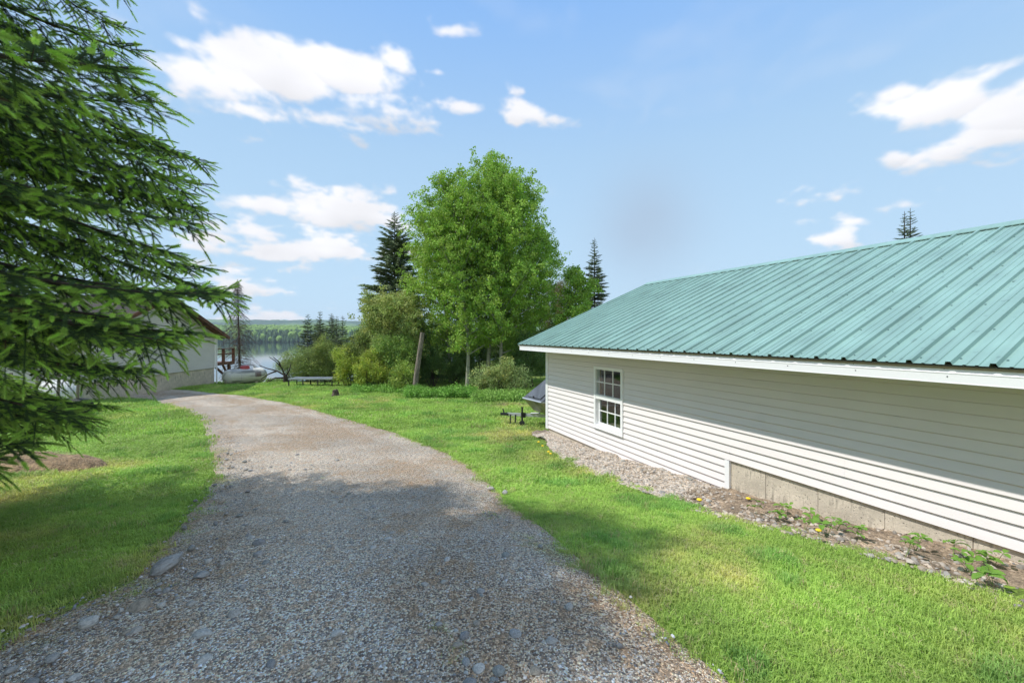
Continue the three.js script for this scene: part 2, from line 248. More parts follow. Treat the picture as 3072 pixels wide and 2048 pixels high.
{ // lake
  const g = new THREE.PlaneGeometry(6000, 3000, 1, 1); g.rotateX(-Math.PI / 2); g.translate(-300, LAKE, -1545);
  struct('lake_water', g, phys({ color: rgb(0.012, 0.03, 0.035), roughness: 0.06, ior: 1.33, specularIntensity: 1 }));
}

// ------------------------------------------------------------------ gravel driveway
const driveway = (() => {
  const nu = 44, pos = [], uv = [], col = [], idx = [];
  for (let j = 0; j <= NV; j++) for (let i = 0; i <= nu; i++) {
    const t = i / nu, a = EL[j], b = ER[j]; let x = lerp(a.x, b.x, t), z = lerp(a.z, b.z, t);
    if (i === 0 || i === nu) { const [wx, wz] = edgeWobble(x, z); x -= wx; z -= wz; }
    const edge = Math.min(t, 1 - t) * 2, y = H(x, z) + 0.008 + 0.03 * smooth(0, 0.5, edge) - (i === 0 || i === nu ? 0.03 : 0) + (noise2(x * 3, z * 3, 3) - 0.5) * 0.015;
    pos.push(x, y, z); uv.push(x / 0.92, z / 0.92);
    const p = fbm2(x * 0.8, z * 0.8, 4, 31), q = fbm2(x * 2.6, z * 2.6, 3, 33);
    // brown soil showing through along the edges, right of the middle and in patches; grey compacted stone in the wheel tracks
    const wv = (p - 0.5) * 0.25, track = Math.max(Math.exp(-Math.pow((t + wv - 0.33) / 0.13, 2)), Math.exp(-Math.pow((t + wv - 0.86) / 0.10, 2)));
    const soil = clamp(smooth(0.44, 0.62, p * 0.5 + q * 0.5 + 0.10 * Math.exp(-Math.pow((t - 0.70) / 0.10, 2)) + 0.14 * (1 - smooth(0, 0.14, edge)) - 0.08 * track)) * 0.70, dust = smooth(0.40, 0.65, fbm2(x * 0.5, z * 0.9, 3, 35));
    const green = smooth(0.56, 0.68, fbm2(x * 3.1, z * 3.1, 3, 36)) * (1 - smooth(0.0, 0.3, edge)) * 0.8, far = 0.82 + 0.20 * dust + 0.12 * track;
    let r = far, g = far * 0.985, b2 = far * 0.97; r = lerp(r, 0.80, soil); g = lerp(g, 0.66, soil); b2 = lerp(b2, 0.52, soil); r = lerp(r, 0.60, green); g = lerp(g, 0.70, green); b2 = lerp(b2, 0.30, green); col.push(r, g, b2);
  }
  for (let j = 0; j < NV; j++) for (let i = 0; i < nu; i++) { const a = j * (nu + 1) + i, b = a + nu + 1; idx.push(a, a + 1, b, b, a + 1, b + 1); }
  const g = new THREE.BufferGeometry(); g.setAttribute('position', new THREE.Float32BufferAttribute(pos, 3)); g.setAttribute('uv', new THREE.Float32BufferAttribute(uv, 2)); g.setAttribute('color', new THREE.Float32BufferAttribute(col, 3)); g.setIndex(idx); g.computeVertexNormals();
  return struct('gravel_driveway', g, M.drive);
})();
const driveY = (x, z) => H(x, z) + 0.03;

// ------------------------------------------------------------------ stones
function stoneGeo(seed, flat = 0.55, detail = 1) {
  const g0 = new THREE.IcosahedronGeometry(1, detail), p = g0.attributes.position, r = rng(seed), ax = 0.75 + r() * 0.5, az = 0.75 + r() * 0.5, cuts = []; for (let k = 0; k < 5; k++) cuts.push([V(r() - 0.5, (r() - 0.5), r() - 0.5).normalize(), 0.62 + 0.25 * r()]);
  const v = V(); for (let i = 0; i < p.count; i++) { v.fromBufferAttribute(p, i); const n = 0.86 + 0.28 * noise3(v.x * 1.7 + seed, v.y * 1.7, v.z * 1.7); for (const [c, d] of cuts) { const k = v.dot(c) - d; if (k > 0) v.addScaledVector(c, -k); } v.multiplyScalar(n); p.setXYZ(i, v.x * ax, v.y * flat, v.z * az); }
  const uv = g0.attributes.uv; g0.computeVertexNormals(); for (let i = 0; i < uv.count; i++) uv.setXY(i, uv.getX(i) * 2, uv.getY(i) * 2); return g0;
}
const stoneGeos = [1, 2, 3, 4, 5, 6].map((s) => stoneGeo(s * 13, s % 2 ? 0.55 : 0.7)), chipGeos = [7, 8, 9].map((s) => stoneGeo(s * 13, 0.6, 0));
const stoneMats = [[0.56, 0.54, 0.51], [0.42, 0.41, 0.40], [0.66, 0.61, 0.54], [0.78, 0.75, 0.69], [0.46, 0.46, 0.42], [0.56, 0.48, 0.38]].map(([r, g, b]) => std({ map: stoneMap, color: rgb(r, g, b), roughness: 0.9 }));
function stonePart(parent, x, y, z, s, r) { const k = Math.floor(r() * 6), m = new THREE.Mesh(stoneGeos[k], stoneMats[Math.floor(r() * 6)]); m.name = 'stone'; m.castShadow = m.receiveShadow = true; m.position.set(x, y, z); m.rotation.set((r() - 0.5) * 0.4, r() * 6.3, (r() - 0.5) * 0.4); m.scale.setScalar(s); parent.add(m); return m; }
const drivePebbles = [];
{
  const r = rng(77); let n = 0;
  // embedded slabs at the left edge, as in the photograph
  for (const [x, z, s] of [[-2.62, -3.15, 0.105], [-2.35, -2.62, 0.07], [-2.5, -2.45, 0.05], [-2.25, -3.0, 0.055], [-2.05, -3.35, 0.045], [-2.2, -3.6, 0.05], [-1.75, -2.35, 0.05], [-0.05, -3.35, 0.035], [-0.1, -5.7, 0.05], [0.02, -2.35, 0.04], [-0.3, -5.9, 0.045], [0.22, -2.3, 0.035], [0.36, -2.62, 0.035]]) { stonePart(driveway, x, driveY(x, z) + s * 0.16, z, s, r); n++; }
  while (n < 280) { // larger loose stones, most of them along the left edge and the middle ridge
    const Z = 2.0 + 6.5 * Math.pow(r(), 1.8), k = Math.floor(r() * NV); const t = r() < 0.45 ? 0.04 + 0.28 * r() : r() < 0.5 ? 0.62 + (r() - 0.5) * 0.16 : r(); let j = 0; while (j < NV && -EL[j].z < Z) j++; const x = lerp(EL[j].x, ER[j].x, t), z = -Z; if (!onDrive(x, z)) continue;
    const s = 0.014 + 0.026 * Math.pow(r(), 2.6); stonePart(driveway, x, driveY(x, z) + s * 0.28, z, s, r); n++;
  }
  const lists = [[], [], []], cols = [[], [], []];
  for (let q = 0; q < 26000; q++) {
    const Z = 1.9 + 12 * Math.pow(r(), 1.9), t = r(); let j = 0; while (j < NV && -EL[j].z < Z) j++; const x = lerp(EL[j].x, ER[j].x, t), z = -Z + (r() - 0.5) * 0.1; if (!onDrive(x + (r() - 0.5) * 0.5, z + (r() - 0.5) * 0.5)) continue; if (fbm2(x * 1.2, z * 1.2, 3, 41) < 0.40 + 0.2 * r()) continue;
    const s = 0.0035 + 0.0105 * Math.pow(r(), 4), k = q % 3, d = V(r() - 0.5, 2, r() - 0.5); lists[k].push(basis(V(x, driveY(x, z) - 0.002 + s * 0.2, z), d, V(Math.cos(r() * 6.3), 0, Math.sin(r() * 6.3)), s, s, s * (0.8 + 0.5 * r())));
    const c = 0.22 + 0.56 * Math.pow(r(), 1.5) + (r() > 0.97 ? 0.3 : 0), w = (r() - 0.5) * 0.1; cols[k].push(rgb(c + w, c, c - w));
  }
  const pm = std({ color: rgb(0.86, 0.82, 0.77), roughness: 0.95 });
  lists.forEach((l, k) => instances('pebbles', chipGeos[k], pm, l, driveway, cols[k]));
}

// ------------------------------------------------------------------ rubble and soil along the garage wall
{
  const pos = [], uv = [], col = [], idx = [], na = 150, no = 16, ys = (a, o, x, z) => H(x, z) + 0.015 + lerp(0.09, 0.015, smooth(5.0, 6.5, a)) * smooth(1.0, 0.1, o) + (fbm2(a * 4, o * 4, 3, 51) - 0.5) * 0.12;
  for (let i = 0; i <= na; i++) for (let j = 0; j <= no; j++) { const a = lerp(-0.28, 12.4, i / na), o = lerp(-0.06, stripWidth(a), j / no), [x, z] = fromG(a, o); pos.push(x, j === no ? H(x, z) - 0.02 : ys(a, o, x, z), z); uv.push(a / 1.2, o / 1.2); const st = smooth(5.4, 4.6, a), k = 0.85 + 0.5 * (fbm2(a * 3, o * 3, 3, 53) - 0.5); col.push(lerp(1.0, 0.86, st) * k, lerp(0.97, 0.88, st) * k, lerp(0.93, 0.9, st) * k); }
  for (let i = 0; i < na; i++) for (let j = 0; j < no; j++) { const a = i * (no + 1) + j, b = a + no + 1; idx.push(a, a + 1, b, b, a + 1, b + 1); }
  const g = new THREE.BufferGeometry(); g.setAttribute('position', new THREE.Float32BufferAttribute(pos, 3)); g.setAttribute('uv', new THREE.Float32BufferAttribute(uv, 2)); g.setAttribute('color', new THREE.Float32BufferAttribute(col, 3)); g.setIndex(idx); g.computeVertexNormals();
  const strip = struct('rubble_strip', g, M.soil), r = rng(99), lists = [[], [], []], cols = [[], [], []]; let n = 0;
  for (let q = 0; q < 60000; q++) {
    const a = r() * 9, w = stripWidth(a), o = r() * w * 1.03, [x, z] = fromG(a, o), rocky = smooth(5.6, 4.9, a) + smooth(0.45, 0.8, o / w) * 0.6; if (r() > rocky * (a < 5 ? 0.55 : 0.10) + (a < 5 ? 0.05 : 0.02)) continue;
    const y = ys(a, o, x, z);
    if (n < 290 && r() < (a < 5.3 ? 0.05 : 0.10) && (a < 5.3 || o > w * 0.5)) { const s = 0.022 + 0.026 * r() * r(); stonePart(strip, x, y + s * 0.1, z, s, r); n++; continue; }
    const s = 0.009 + 0.019 * Math.pow(r(), 1.6), k = q % 3; lists[k].push(basis(V(x, y + s * 0.25, z), V(r() - 0.5, 1, r() - 0.5), V(Math.cos(q), 0, Math.sin(q)), s * 1.1, s, s * (0.8 + 0.5 * r()))); const c = (0.28 + 0.5 * r()) * (a < 5 ? 1 : 0.9), w2 = (r() - 0.35) * 0.16; cols[k].push(rgb(c + w2 * 0.5, c, c - w2 * 0.6));
  }
  const pm = std({ color: rgb(0.82, 0.71, 0.59), roughness: 0.95 }); lists.forEach((l, k) => instances('rubble', chipGeos[k], pm, l, strip, cols[k]));
}

// ------------------------------------------------------------------ garage
{
  const G = thing('garage', 'long white vinyl-sided garage with green ribbed metal roof', 'garage', [GC.x, 0, GC.z], GTURN);
  const LEN = 12.2, DEPTH = 7.04, LAP = 0.1032, Y0 = -0.561, YU = Y0 + 6 * LAP, TOP = Y0 + 19 * LAP, STEP = 5.21;
  const W = { x0: 2.065, x1: 2.986, y0: -0.118, y1: 1.126 };
  const put = (n, g, m, p = G) => mesh(n, g, m, p);
  // one course of siding: a board whose butt stands out over the one below
  function board(x0, x1, base, ya = 0, yb = LAP, zo = 0.012) {
    const zAt = (t) => zo + (t > LAP - 0.013 ? lerp(0.004, -0.006, (t - LAP + 0.013) / 0.013) : lerp(0.023, 0.004, t / (LAP - 0.013))), P = (x, t, z) => [x, base + t, z], T = [], U = []; const add = (a, b, c, d) => { T.push(...quad(a, b, c, d)); for (const p of [a, b, c, a, c, d]) U.push(p[0] * 0.4, p[1] * 2.5 + base); };
    const lip = ya === 0 ? 0.012 : 0; // small rolled edge at the butt
    if (lip) { add(P(x0, 0, zAt(0) - 0.003), P(x1, 0, zAt(0) - 0.003), P(x1, 0.003, zAt(0)), P(x0, 0.003, zAt(0))); add(P(x0, 0.0, zo - 0.006), P(x1, 0.0, zo - 0.006), P(x1, 0, zAt(0) - 0.003), P(x0, 0, zAt(0) - 0.003)); ya = 0.003; }
    const br = LAP - 0.013, stops = [ya, ...(ya < br && yb > br ? [br] : []), yb]; for (let i = 0; i + 1 < stops.length; i++) add(P(x0, stops[i], zAt(stops[i])), P(x1, stops[i], zAt(stops[i])), P(x1, stops[i + 1], zAt(stops[i + 1])), P(x0, stops[i + 1], zAt(stops[i + 1])));
    const g = faceSet(T, U); return g;
  }
  const ox0 = W.x0 + 0.05, ox1 = W.x1 - 0.05, oy0 = W.y0 + 0.05, oy1 = W.y1 - 0.05;
  for (let k = 0; k < 19; k++) {
    const base = Y0 + k * LAP, x0 = 0.06, x1 = k < 6 ? STEP - 0.055 : LEN - 0.05, list = [];
    // panels overlap end to end, every second course together, so that the joints are staggered
    const run = (a, b) => { const cuts = [a]; for (let c = 1.1 + ((Math.floor(k / 2) * 1.37) % 3.66); c < b - 0.3; c += 3.66) if (c > a + 0.3) cuts.push(c); cuts.push(b); for (let c = 0; c + 1 < cuts.length; c++) list.push(board(cuts[c], cuts[c + 1] + (c + 2 < cuts.length ? 0.025 : 0), base, 0, LAP, 0.012 + (c % 2 ? 0 : 0.0014))); };
    if (base + LAP <= oy0 || base >= oy1) run(x0, x1); else {
      run(x0, ox0); run(ox1, x1);
      if (base < oy0) list.push(board(ox0, ox1, base, 0, oy0 - base)); if (base + LAP > oy1) list.push(board(ox0, ox1, base, oy1 - base, LAP));
    }
    put('siding_course', mergeAll(list), M.vinyl);
  }
  // corner posts and trims
  put('corner_post', mergeAll([box(-0.035, 0.06, Y0 - 0.02, TOP, -0.06, 0.045), box(-0.04, 0.004, Y0 - 0.018, TOP - 0.002, -0.055, 0.048)]), M.trim);
  put('corner_post', box(LEN - 0.05, LEN + 0.04, Y0, TOP, -0.06, 0.045), M.trim);
  put('trim_post', mergeAll([box(STEP - 0.055, STEP - 0.018, Y0 - 0.01, YU - 0.003, 0.0, 0.034), box(STEP - 0.014, STEP + 0.02, Y0 - 0.01, YU - 0.006, -0.03, 0.040)]), M.trim);
  // sheathing behind the siding, round the window opening
  for (const [a, b, c, d] of [[0, ox0, Y0, TOP + 0.1], [ox1, LEN, YU, TOP + 0.1], [ox1, STEP, Y0, YU], [ox0, ox1, Y0, oy0], [ox0, ox1, oy1, TOP + 0.1]]) put('wall_sheathing', box(a, b, c, d, -0.11, 0.005), M.sheathing);
  put('rear_wall', box(0.0, LEN, -0.9, TOP + 0.1, -DEPTH, -DEPTH + 0.12), M.vinyl);
  for (const [a, b] of [[0.0, 0.1], [LEN - 0.1, LEN]]) { const s = new THREE.Shape([[0.11, Y0 - 0.4], [DEPTH - 0.12, Y0 - 0.4], [DEPTH - 0.12, TOP + 0.1], [DEPTH / 2, TOP + 0.02 + DEPTH / 2 * 0.4167], [0.11, TOP + 0.1]].map(([p, q]) => new THREE.Vector2(p, q))); const g = new THREE.ExtrudeGeometry(s, { depth: b - a, bevelEnabled: false }); g.rotateY(Math.PI / 2); g.translate(a, 0, 0); put('gable_wall', g, M.vinyl); }
  put('garage_floor', box(0.1, LEN - 0.1, -0.75, -0.62, -DEPTH + 0.12, -0.12), M.concrete);
  // foundation: cast panels with narrow joints
  const found = put('foundation', box(0.012, LEN - 0.012, -1.2, Y0 + 0.05, -0.09, -0.032), M.concrete);
  mesh('foundation', box(STEP, LEN - 0.012, Y0 + 0.05, YU + 0.03, -0.09, -0.032), M.concrete, G);
  const cuts = [0.02, 1.24, 2.46, 3.68, 4.9, STEP, 5.72]; for (let a = 6.33; a < LEN; a += 0.61) cuts.push(a); cuts.push(LEN - 0.02);
  for (let k = 0; k < cuts.length - 1; k++) put('foundation_panel', box(cuts[k] + 0.002, cuts[k + 1] - 0.003, -1.2 + k * 0.001, cuts[k] >= STEP - 0.01 ? YU + 0.025 : Y0 + 0.045, -0.031, (k % 3) * 0.0012), M.concrete);
  // eave: soffit, fascia in two steps
  put('soffit', box(-0.34, LEN + 0.3, 1.398, 1.41, -0.1, 0.60), phys({ color: rgb(0.62, 0.58, 0.50), roughness: 0.6 }));
  put('fascia', mergeAll([box(-0.36, LEN + 0.32, 1.388, 1.461, 0.598, 0.622), box(-0.36, LEN + 0.32, 1.384, 1.389, 0.570, 0.624)]), M.trim);
  put('drip_edge', mergeAll([box(-0.362, LEN + 0.322, 1.464, 1.520, 0.60, 0.616), box(-0.362, LEN + 0.322, 1.459, 1.465, 0.60, 0.625)]), M.trim);
  const nails = []; for (let a = 0.3; a < LEN; a += 0.61) for (const y of [1.435, 1.495]) { const c = new THREE.CylinderGeometry(0.0045, 0.0045, 0.006, 8); c.rotateX(Math.PI / 2); c.translate(a + (y > 1.46 ? -0.02 : 0), y, y > 1.46 ? 0.6165 : 0.6225); nails.push(c); }
  put('fascia_nails', mergeAll(nails), M.darkRubber).userData.kind = 'stuff';
  // rake boards at the gable end
  const tanp = 0.4167, ZE = 0.655, YE = 1.527, RZ = -DEPTH / 2, RY = YE + (ZE - RZ) * tanp, xa = -0.375, xb = LEN + 0.33;
  for (const [sgn, e] of [[1, ZE - 0.03], [-1, 2 * RZ - ZE + 0.03]]) put('rake_board', bar(V(xa + 0.02, YE - 0.075, e), V(xa + 0.02, RY - 0.075 - 0.012, RZ), 0.02, 0.13), M.trim);
  // roof deck and ribbed panels
  for (const s of [1, -1]) {
    const zAt = (w) => s > 0 ? ZE - w : 2 * RZ - ZE + w, RUN = ZE - RZ, up = V(0, 0.923, s * 0.385);
    const deck = new THREE.BoxGeometry(xb - xa - 0.06, 0.02, Math.hypot(RUN, RUN * tanp) - 0.06); deck.rotateX(s * Math.atan(tanp)); deck.translate((xa + xb) / 2, (YE + RY) / 2 - 0.035, (zAt(0) + zAt(RUN)) / 2); put('roof_deck', deck, M.sheathing);
    const PITCH = 0.235, screws = [];
    const prof = []; // one pitch: major rib then two low stiffeners
    for (const [a, h] of [[0, 0], [0.009, 0.026], [0.037, 0.026], [0.046, 0], [0.098, 0], [0.102, 0.006], [0.116, 0.006], [0.120, 0], [0.164, 0], [0.168, 0.006], [0.182, 0.006], [0.186, 0], [0.235, 0]]) prof.push([a, h]);
    const nP = Math.ceil((xb - xa) / (PITCH * 4));
    for (let p = 0; p < nP; p++) {
      const T = [], U = [], x0 = xa + p * PITCH * 4; const lift = (p % 2) * 0.0009 + hash3(p, 3, 4) * 0.0008;
      for (let k = 0; k < 4; k++) for (let q = 0; q < prof.length - 1; q++) {
        const [a, ha] = prof[q], [b, hb] = prof[q + 1], X0 = x0 + k * PITCH + a, X1 = x0 + k * PITCH + b; if (X0 >= xb) continue;
        const pt = (x, h, w) => [x, YE + w * tanp + (h + lift) * 0.923, zAt(w) + s * (h + lift) * 0.385]; const A = pt(X0, ha, 0), B = pt(X1, hb, 0), C = pt(X1, hb, RUN - 0.01), D = pt(X0, ha, RUN - 0.01);
        const f = s > 0 ? quad(A, B, C, D) : quad(B, A, D, C); T.push(...f); const uvp = s > 0 ? [[X0, 0], [X1, 0], [X1, 4.5], [X0, 0], [X1, 4.5], [X0, 4.5]] : [[X1, 0], [X0, 0], [X0, 4.5], [X1, 0], [X0, 4.5], [X1, 4.5]]; for (const [u, v] of uvp) U.push(u / 1.9, v / 3);
        if (q === 3 && s > 0 && X0 < 9.5) for (let w = 0.10, row = 0; w < RUN - 0.1; w += 0.56, row++) { const c = new THREE.CylinderGeometry(0.0065, 0.008, 0.007, 6), m = basis(V(...pt(X0 + 0.014 + (hash3(p, k, row) - 0.5) * 0.01, 0.0035, w + (hash3(p, k, row + 9) - 0.5) * 0.03)), up, V(1, 0, 0), 1); c.applyMatrix4(m); screws.push(c); }
      }
      put('roof_panel', faceSet(T, U), M.roof);
    }
    if (screws.length) put('roof_screws', mergeAll(screws), M.screw).userData.kind = 'stuff';
  }
  // rake trim, ridge cap and the white vent at its near end
  for (const s of [1, -1]) { const z0 = s > 0 ? ZE : 2 * RZ - ZE; put('rake_trim', bar(V(xa - 0.012, YE - 0.012, z0), V(xa - 0.012, RY - 0.014, RZ), 0.016, 0.05), M.roof); }
  const capHalf = (x0, x1, dy, wd) => { const T = []; for (const s of [1, -1]) { const p = (x, w, h) => [x, RY + dy - w * tanp + h, RZ + s * w]; const f = [p(x0, wd, 0), p(x1, wd, 0), p(x1, 0.0, 0.012), p(x0, 0.0, 0.012)], l = [p(x0, wd, -0.012), p(x1, wd, -0.012), p(x1, wd, 0), p(x0, wd, 0)]; T.push(...(s > 0 ? quad(...f) : quad(f[1], f[0], f[3], f[2])), ...(s > 0 ? quad(...l) : quad(l[1], l[0], l[3], l[2]))); } return faceSet(T, T.flatMap((t) => t.flatMap((q) => [q[0] / 2, q[2]]))); };
  put('ridge_cap', capHalf(xa - 0.01, xb, 0.03, 0.16), M.roof);
  put('ridge_vent', mergeAll([capHalf(8.03, xb - 0.4, 0.062, 0.17), box(8.02, 8.035, RY + 0.0, RY + 0.085, RZ - 0.12, RZ + 0.12)]), M.trim);
  // window
  const win = put('window', mergeAll([box(W.x0, W.x1, W.y1 - 0.06, W.y1, -0.06, 0.052), box(W.x0, W.x1, W.y0, W.y0 + 0.06, -0.06, 0.054), box(W.x0 + 0.001, W.x0 + 0.06, W.y0 + 0.06, W.y1 - 0.06, -0.06, 0.05), box(W.x1 - 0.06, W.x1 - 0.001, W.y0 + 0.06, W.y1 - 0.06, -0.06, 0.05), box(W.x0 - 0.006, W.x1 + 0.006, W.y0 - 0.012, W.y0 + 0.006, 0.0, 0.062)]), M.trim);
  win.userData.label = 'white framed sash window with six panes above and below';
  const ix0 = W.x0 + 0.06, ix1 = W.x1 - 0.06, iy0 = W.y0 + 0.06, iy1 = W.y1 - 0.06, my = 0.515;
  mesh('sash_rail', box(ix0, ix1, my - 0.045, my + 0.045, -0.01, 0.042), M.trim, win);
  const sash = (ya, yb, zc, inset) => {
    const a0 = ix0 + inset, a1 = ix1 - inset * 0.15; if (inset) mesh('sash_frame', mergeAll([box(ix0 + 0.001, a0, ya, yb, zc - 0.02, zc + 0.012), box(a0, a1, ya, ya + 0.045, zc - 0.02, zc + 0.014)]), M.trim, win);
    const b0 = inset ? ya + 0.045 : ya, cw = (a1 - a0) / 3, ch = (yb - b0) / 2;
    for (let i = 0; i < 3; i++) for (let j = 0; j < 2; j++) mesh('pane', box(a0 + i * cw + 0.004, a0 + (i + 1) * cw - 0.004, b0 + j * ch + 0.004, b0 + (j + 1) * ch - 0.004, zc - 0.004 + (i - j) * 0.0004, zc), M.glass, win);
    for (let i = 1; i < 3; i++) mesh('muntin', box(a0 + i * cw - 0.009, a0 + i * cw + 0.009, b0, yb, zc - 0.008, zc + 0.008), M.trim, win);
    mesh('muntin', box(a0, a1, b0 + ch - 0.009, b0 + ch + 0.009, zc - 0.0065, zc + 0.0095), M.trim, win);
  };
  sash(my + 0.045, iy1, 0.015, 0); sash(iy0, my - 0.045, -0.03, 0.055);
}
{ // pale blue bottle-like thing behind the lower right panes
  const [x, z] = fromG(2.84, -0.20); const g = new THREE.LatheGeometry([[0, 0], [0.085, 0], [0.095, 0.03], [0.10, 0.16], [0.085, 0.24], [0.04, 0.30], [0.03, 0.34], [0, 0.34]].map(([a, b]) => new THREE.Vector2(a, b)), 20);
  const j = mesh('blue_jug', g, std({ color: rgb(0.25, 0.50, 0.55), roughness: 0.4 }), scene); j.position.set(x, -0.045, z); tag(j, 'pale blue jug standing inside the garage window at lower right', 'jug');
  const [sx, sz] = fromG(2.53, -0.24); const sh = mesh('window_shelf', box(-0.5, 0.5, -0.025, 0, -0.13, 0.11), M.greyWood, scene); sh.position.set(sx, -0.046, sz); sh.rotation.y = GTURN; tag(sh, 'wooden shelf inside the garage under the window', 'shelf');
}

// ------------------------------------------------------------------ foliage pieces
function needleShoot(seed, len, needles, nl, nw, open, tipFill) { // a twig along +y set with needles
  const r = rng(seed), pos = []; const tri = (a, b, c) => pos.push(...a, ...b, ...c);
  for (let k = 0; k < 3; k++) { const a = k * 2.09, b = a + 2.09, w = 0.0022; tri([Math.cos(a) * w, 0, Math.sin(a) * w], [Math.cos(b) * w, 0, Math.sin(b) * w], [0, len, 0]); }
  for (let i = 0; i < needles; i++) {
    const t = i / needles, y = len * (t * 0.96 + 0.02), a = i * 2.39996 + r() * 0.5, up = open + (r() - 0.5) * 0.35 + (t > 0.85 ? tipFill : 0), l = nl * (0.8 + 0.4 * r()) * (t > 0.9 ? 0.85 : 1);
    const dx = Math.cos(a) * Math.cos(up), dz = Math.sin(a) * Math.cos(up), dy = Math.sin(up), sx = -Math.sin(a), sz = Math.cos(a), w = nw * 0.5;
    tri([sx * w, y, sz * w], [-sx * w, y, -sz * w], [dx * l, y + dy * l, dz * l]);
  }
  const g = new THREE.BufferGeometry(); g.setAttribute('position', new THREE.Float32BufferAttribute(pos, 3)); g.computeVertexNormals(); return g;
}
const oldShoots = [needleShoot(1, 0.10, 70, 0.021, 0.0036, 0.55, 0.5), needleShoot(2, 0.115, 74, 0.020, 0.0036, 0.5, 0.5)], newShoot = needleShoot(3, 0.070, 84, 0.0185, 0.0042, 0.70, 0.5);
function fanSpray(seed, n, len) { // flat conifer spray for trees farther away, 1 m along +y, hanging side twigs
  const r = rng(seed), pos = []; const strip = (a, b, w) => { const d = V().subVectors(b, a), s = V(d.z, 0.25 * (r() - 0.5), -d.x).normalize().multiplyScalar(w); s.y += (r() - 0.5) * w * 1.6; pos.push(a.x - s.x, a.y - s.y, a.z - s.z, a.x + s.x, a.y + s.y, a.z + s.z, b.x, b.y, b.z); };
  for (let i = 0; i < n; i++) { const t = (i + 0.5) / n, o = V(0, t, 0), side = i % 2 ? 1 : -1, l = len * (1.05 - t * 0.8) * (0.7 + 0.6 * r()); const e = V(side * l * (0.6 + 0.2 * r()), t + l * (0.55 + 0.3 * r()), -l * (0.10 + 0.45 * r())); const d = V(e.x - o.x, 0, 0); strip(o, e, 0.040); const q = o.clone().lerp(e, 0.45 + 0.2 * r()); strip(q, q.clone().add(V(side * 0.05 + (r() - 0.5) * 0.2, 0.16 + 0.1 * r(), -0.14 * r())), 0.030); strip(q, q.clone().add(V((r() - 0.5) * 0.16, 0.08, -0.2 * r())), 0.030); }
  strip(V(0, 0, 0), V(0, 1.08, 0), 0.030); strip(V(0, 0.1, 0.01), V(0.02, 1.0, 0.02), 0.045);
  // strips run along y with their width turned towards z; turn so that the spray lies in x and y
  const g = new THREE.BufferGeometry(); g.setAttribute('position', new THREE.Float32BufferAttribute(pos, 3)); g.computeVertexNormals(); return g;
}
const sprays = [fanSpray(5, 26, 0.42), fanSpray(6, 22, 0.5)];
function leafCluster(seed, n, R, size, slim = 1) { // n folded leaves spread round a twig
  const r = rng(seed), pos = [], X = V(), Y = V(), Z = V(), p = V();
  for (let i = 0; i < n; i++) {
    p.set(r() - 0.5, r() - 0.5, r() - 0.5).normalize().multiplyScalar(R * Math.cbrt(r())); Y.set(r() - 0.5, r() - 0.75, r() - 0.5).normalize(); Z.set(r() - 0.5, r() * 0.9, r() - 0.5).normalize(); X.crossVectors(Y, Z).normalize(); Z.crossVectors(X, Y);
    const s = size * (0.7 + 0.6 * r()), w = s * 0.42 * slim, q = (a, b, c) => pos.push(p.x + X.x * a + Y.x * b + Z.x * c, p.y + X.y * a + Y.y * b + Z.y * c, p.z + X.z * a + Y.z * b + Z.z * c), f = w * 0.35;
    q(0, 0, 0); q(w, s * 0.45, f); q(0, s, 0); q(0, 0, 0); q(0, s, 0); q(-w, s * 0.45, f);
  }
  const g = new THREE.BufferGeometry(); g.setAttribute('position', new THREE.Float32BufferAttribute(pos, 3)); g.computeVertexNormals(); return g;
}
const leafTufts = [leafCluster(11, 15, 0.165, 0.092), leafCluster(12, 13, 0.18, 0.10)], bushTufts = [leafCluster(13, 20, 0.16, 0.06), leafCluster(14, 18, 0.18, 0.065)], willowTufts = [leafCluster(15, 26, 0.20, 0.075, 0.42), leafCluster(16, 24, 0.2, 0.07, 0.45)];

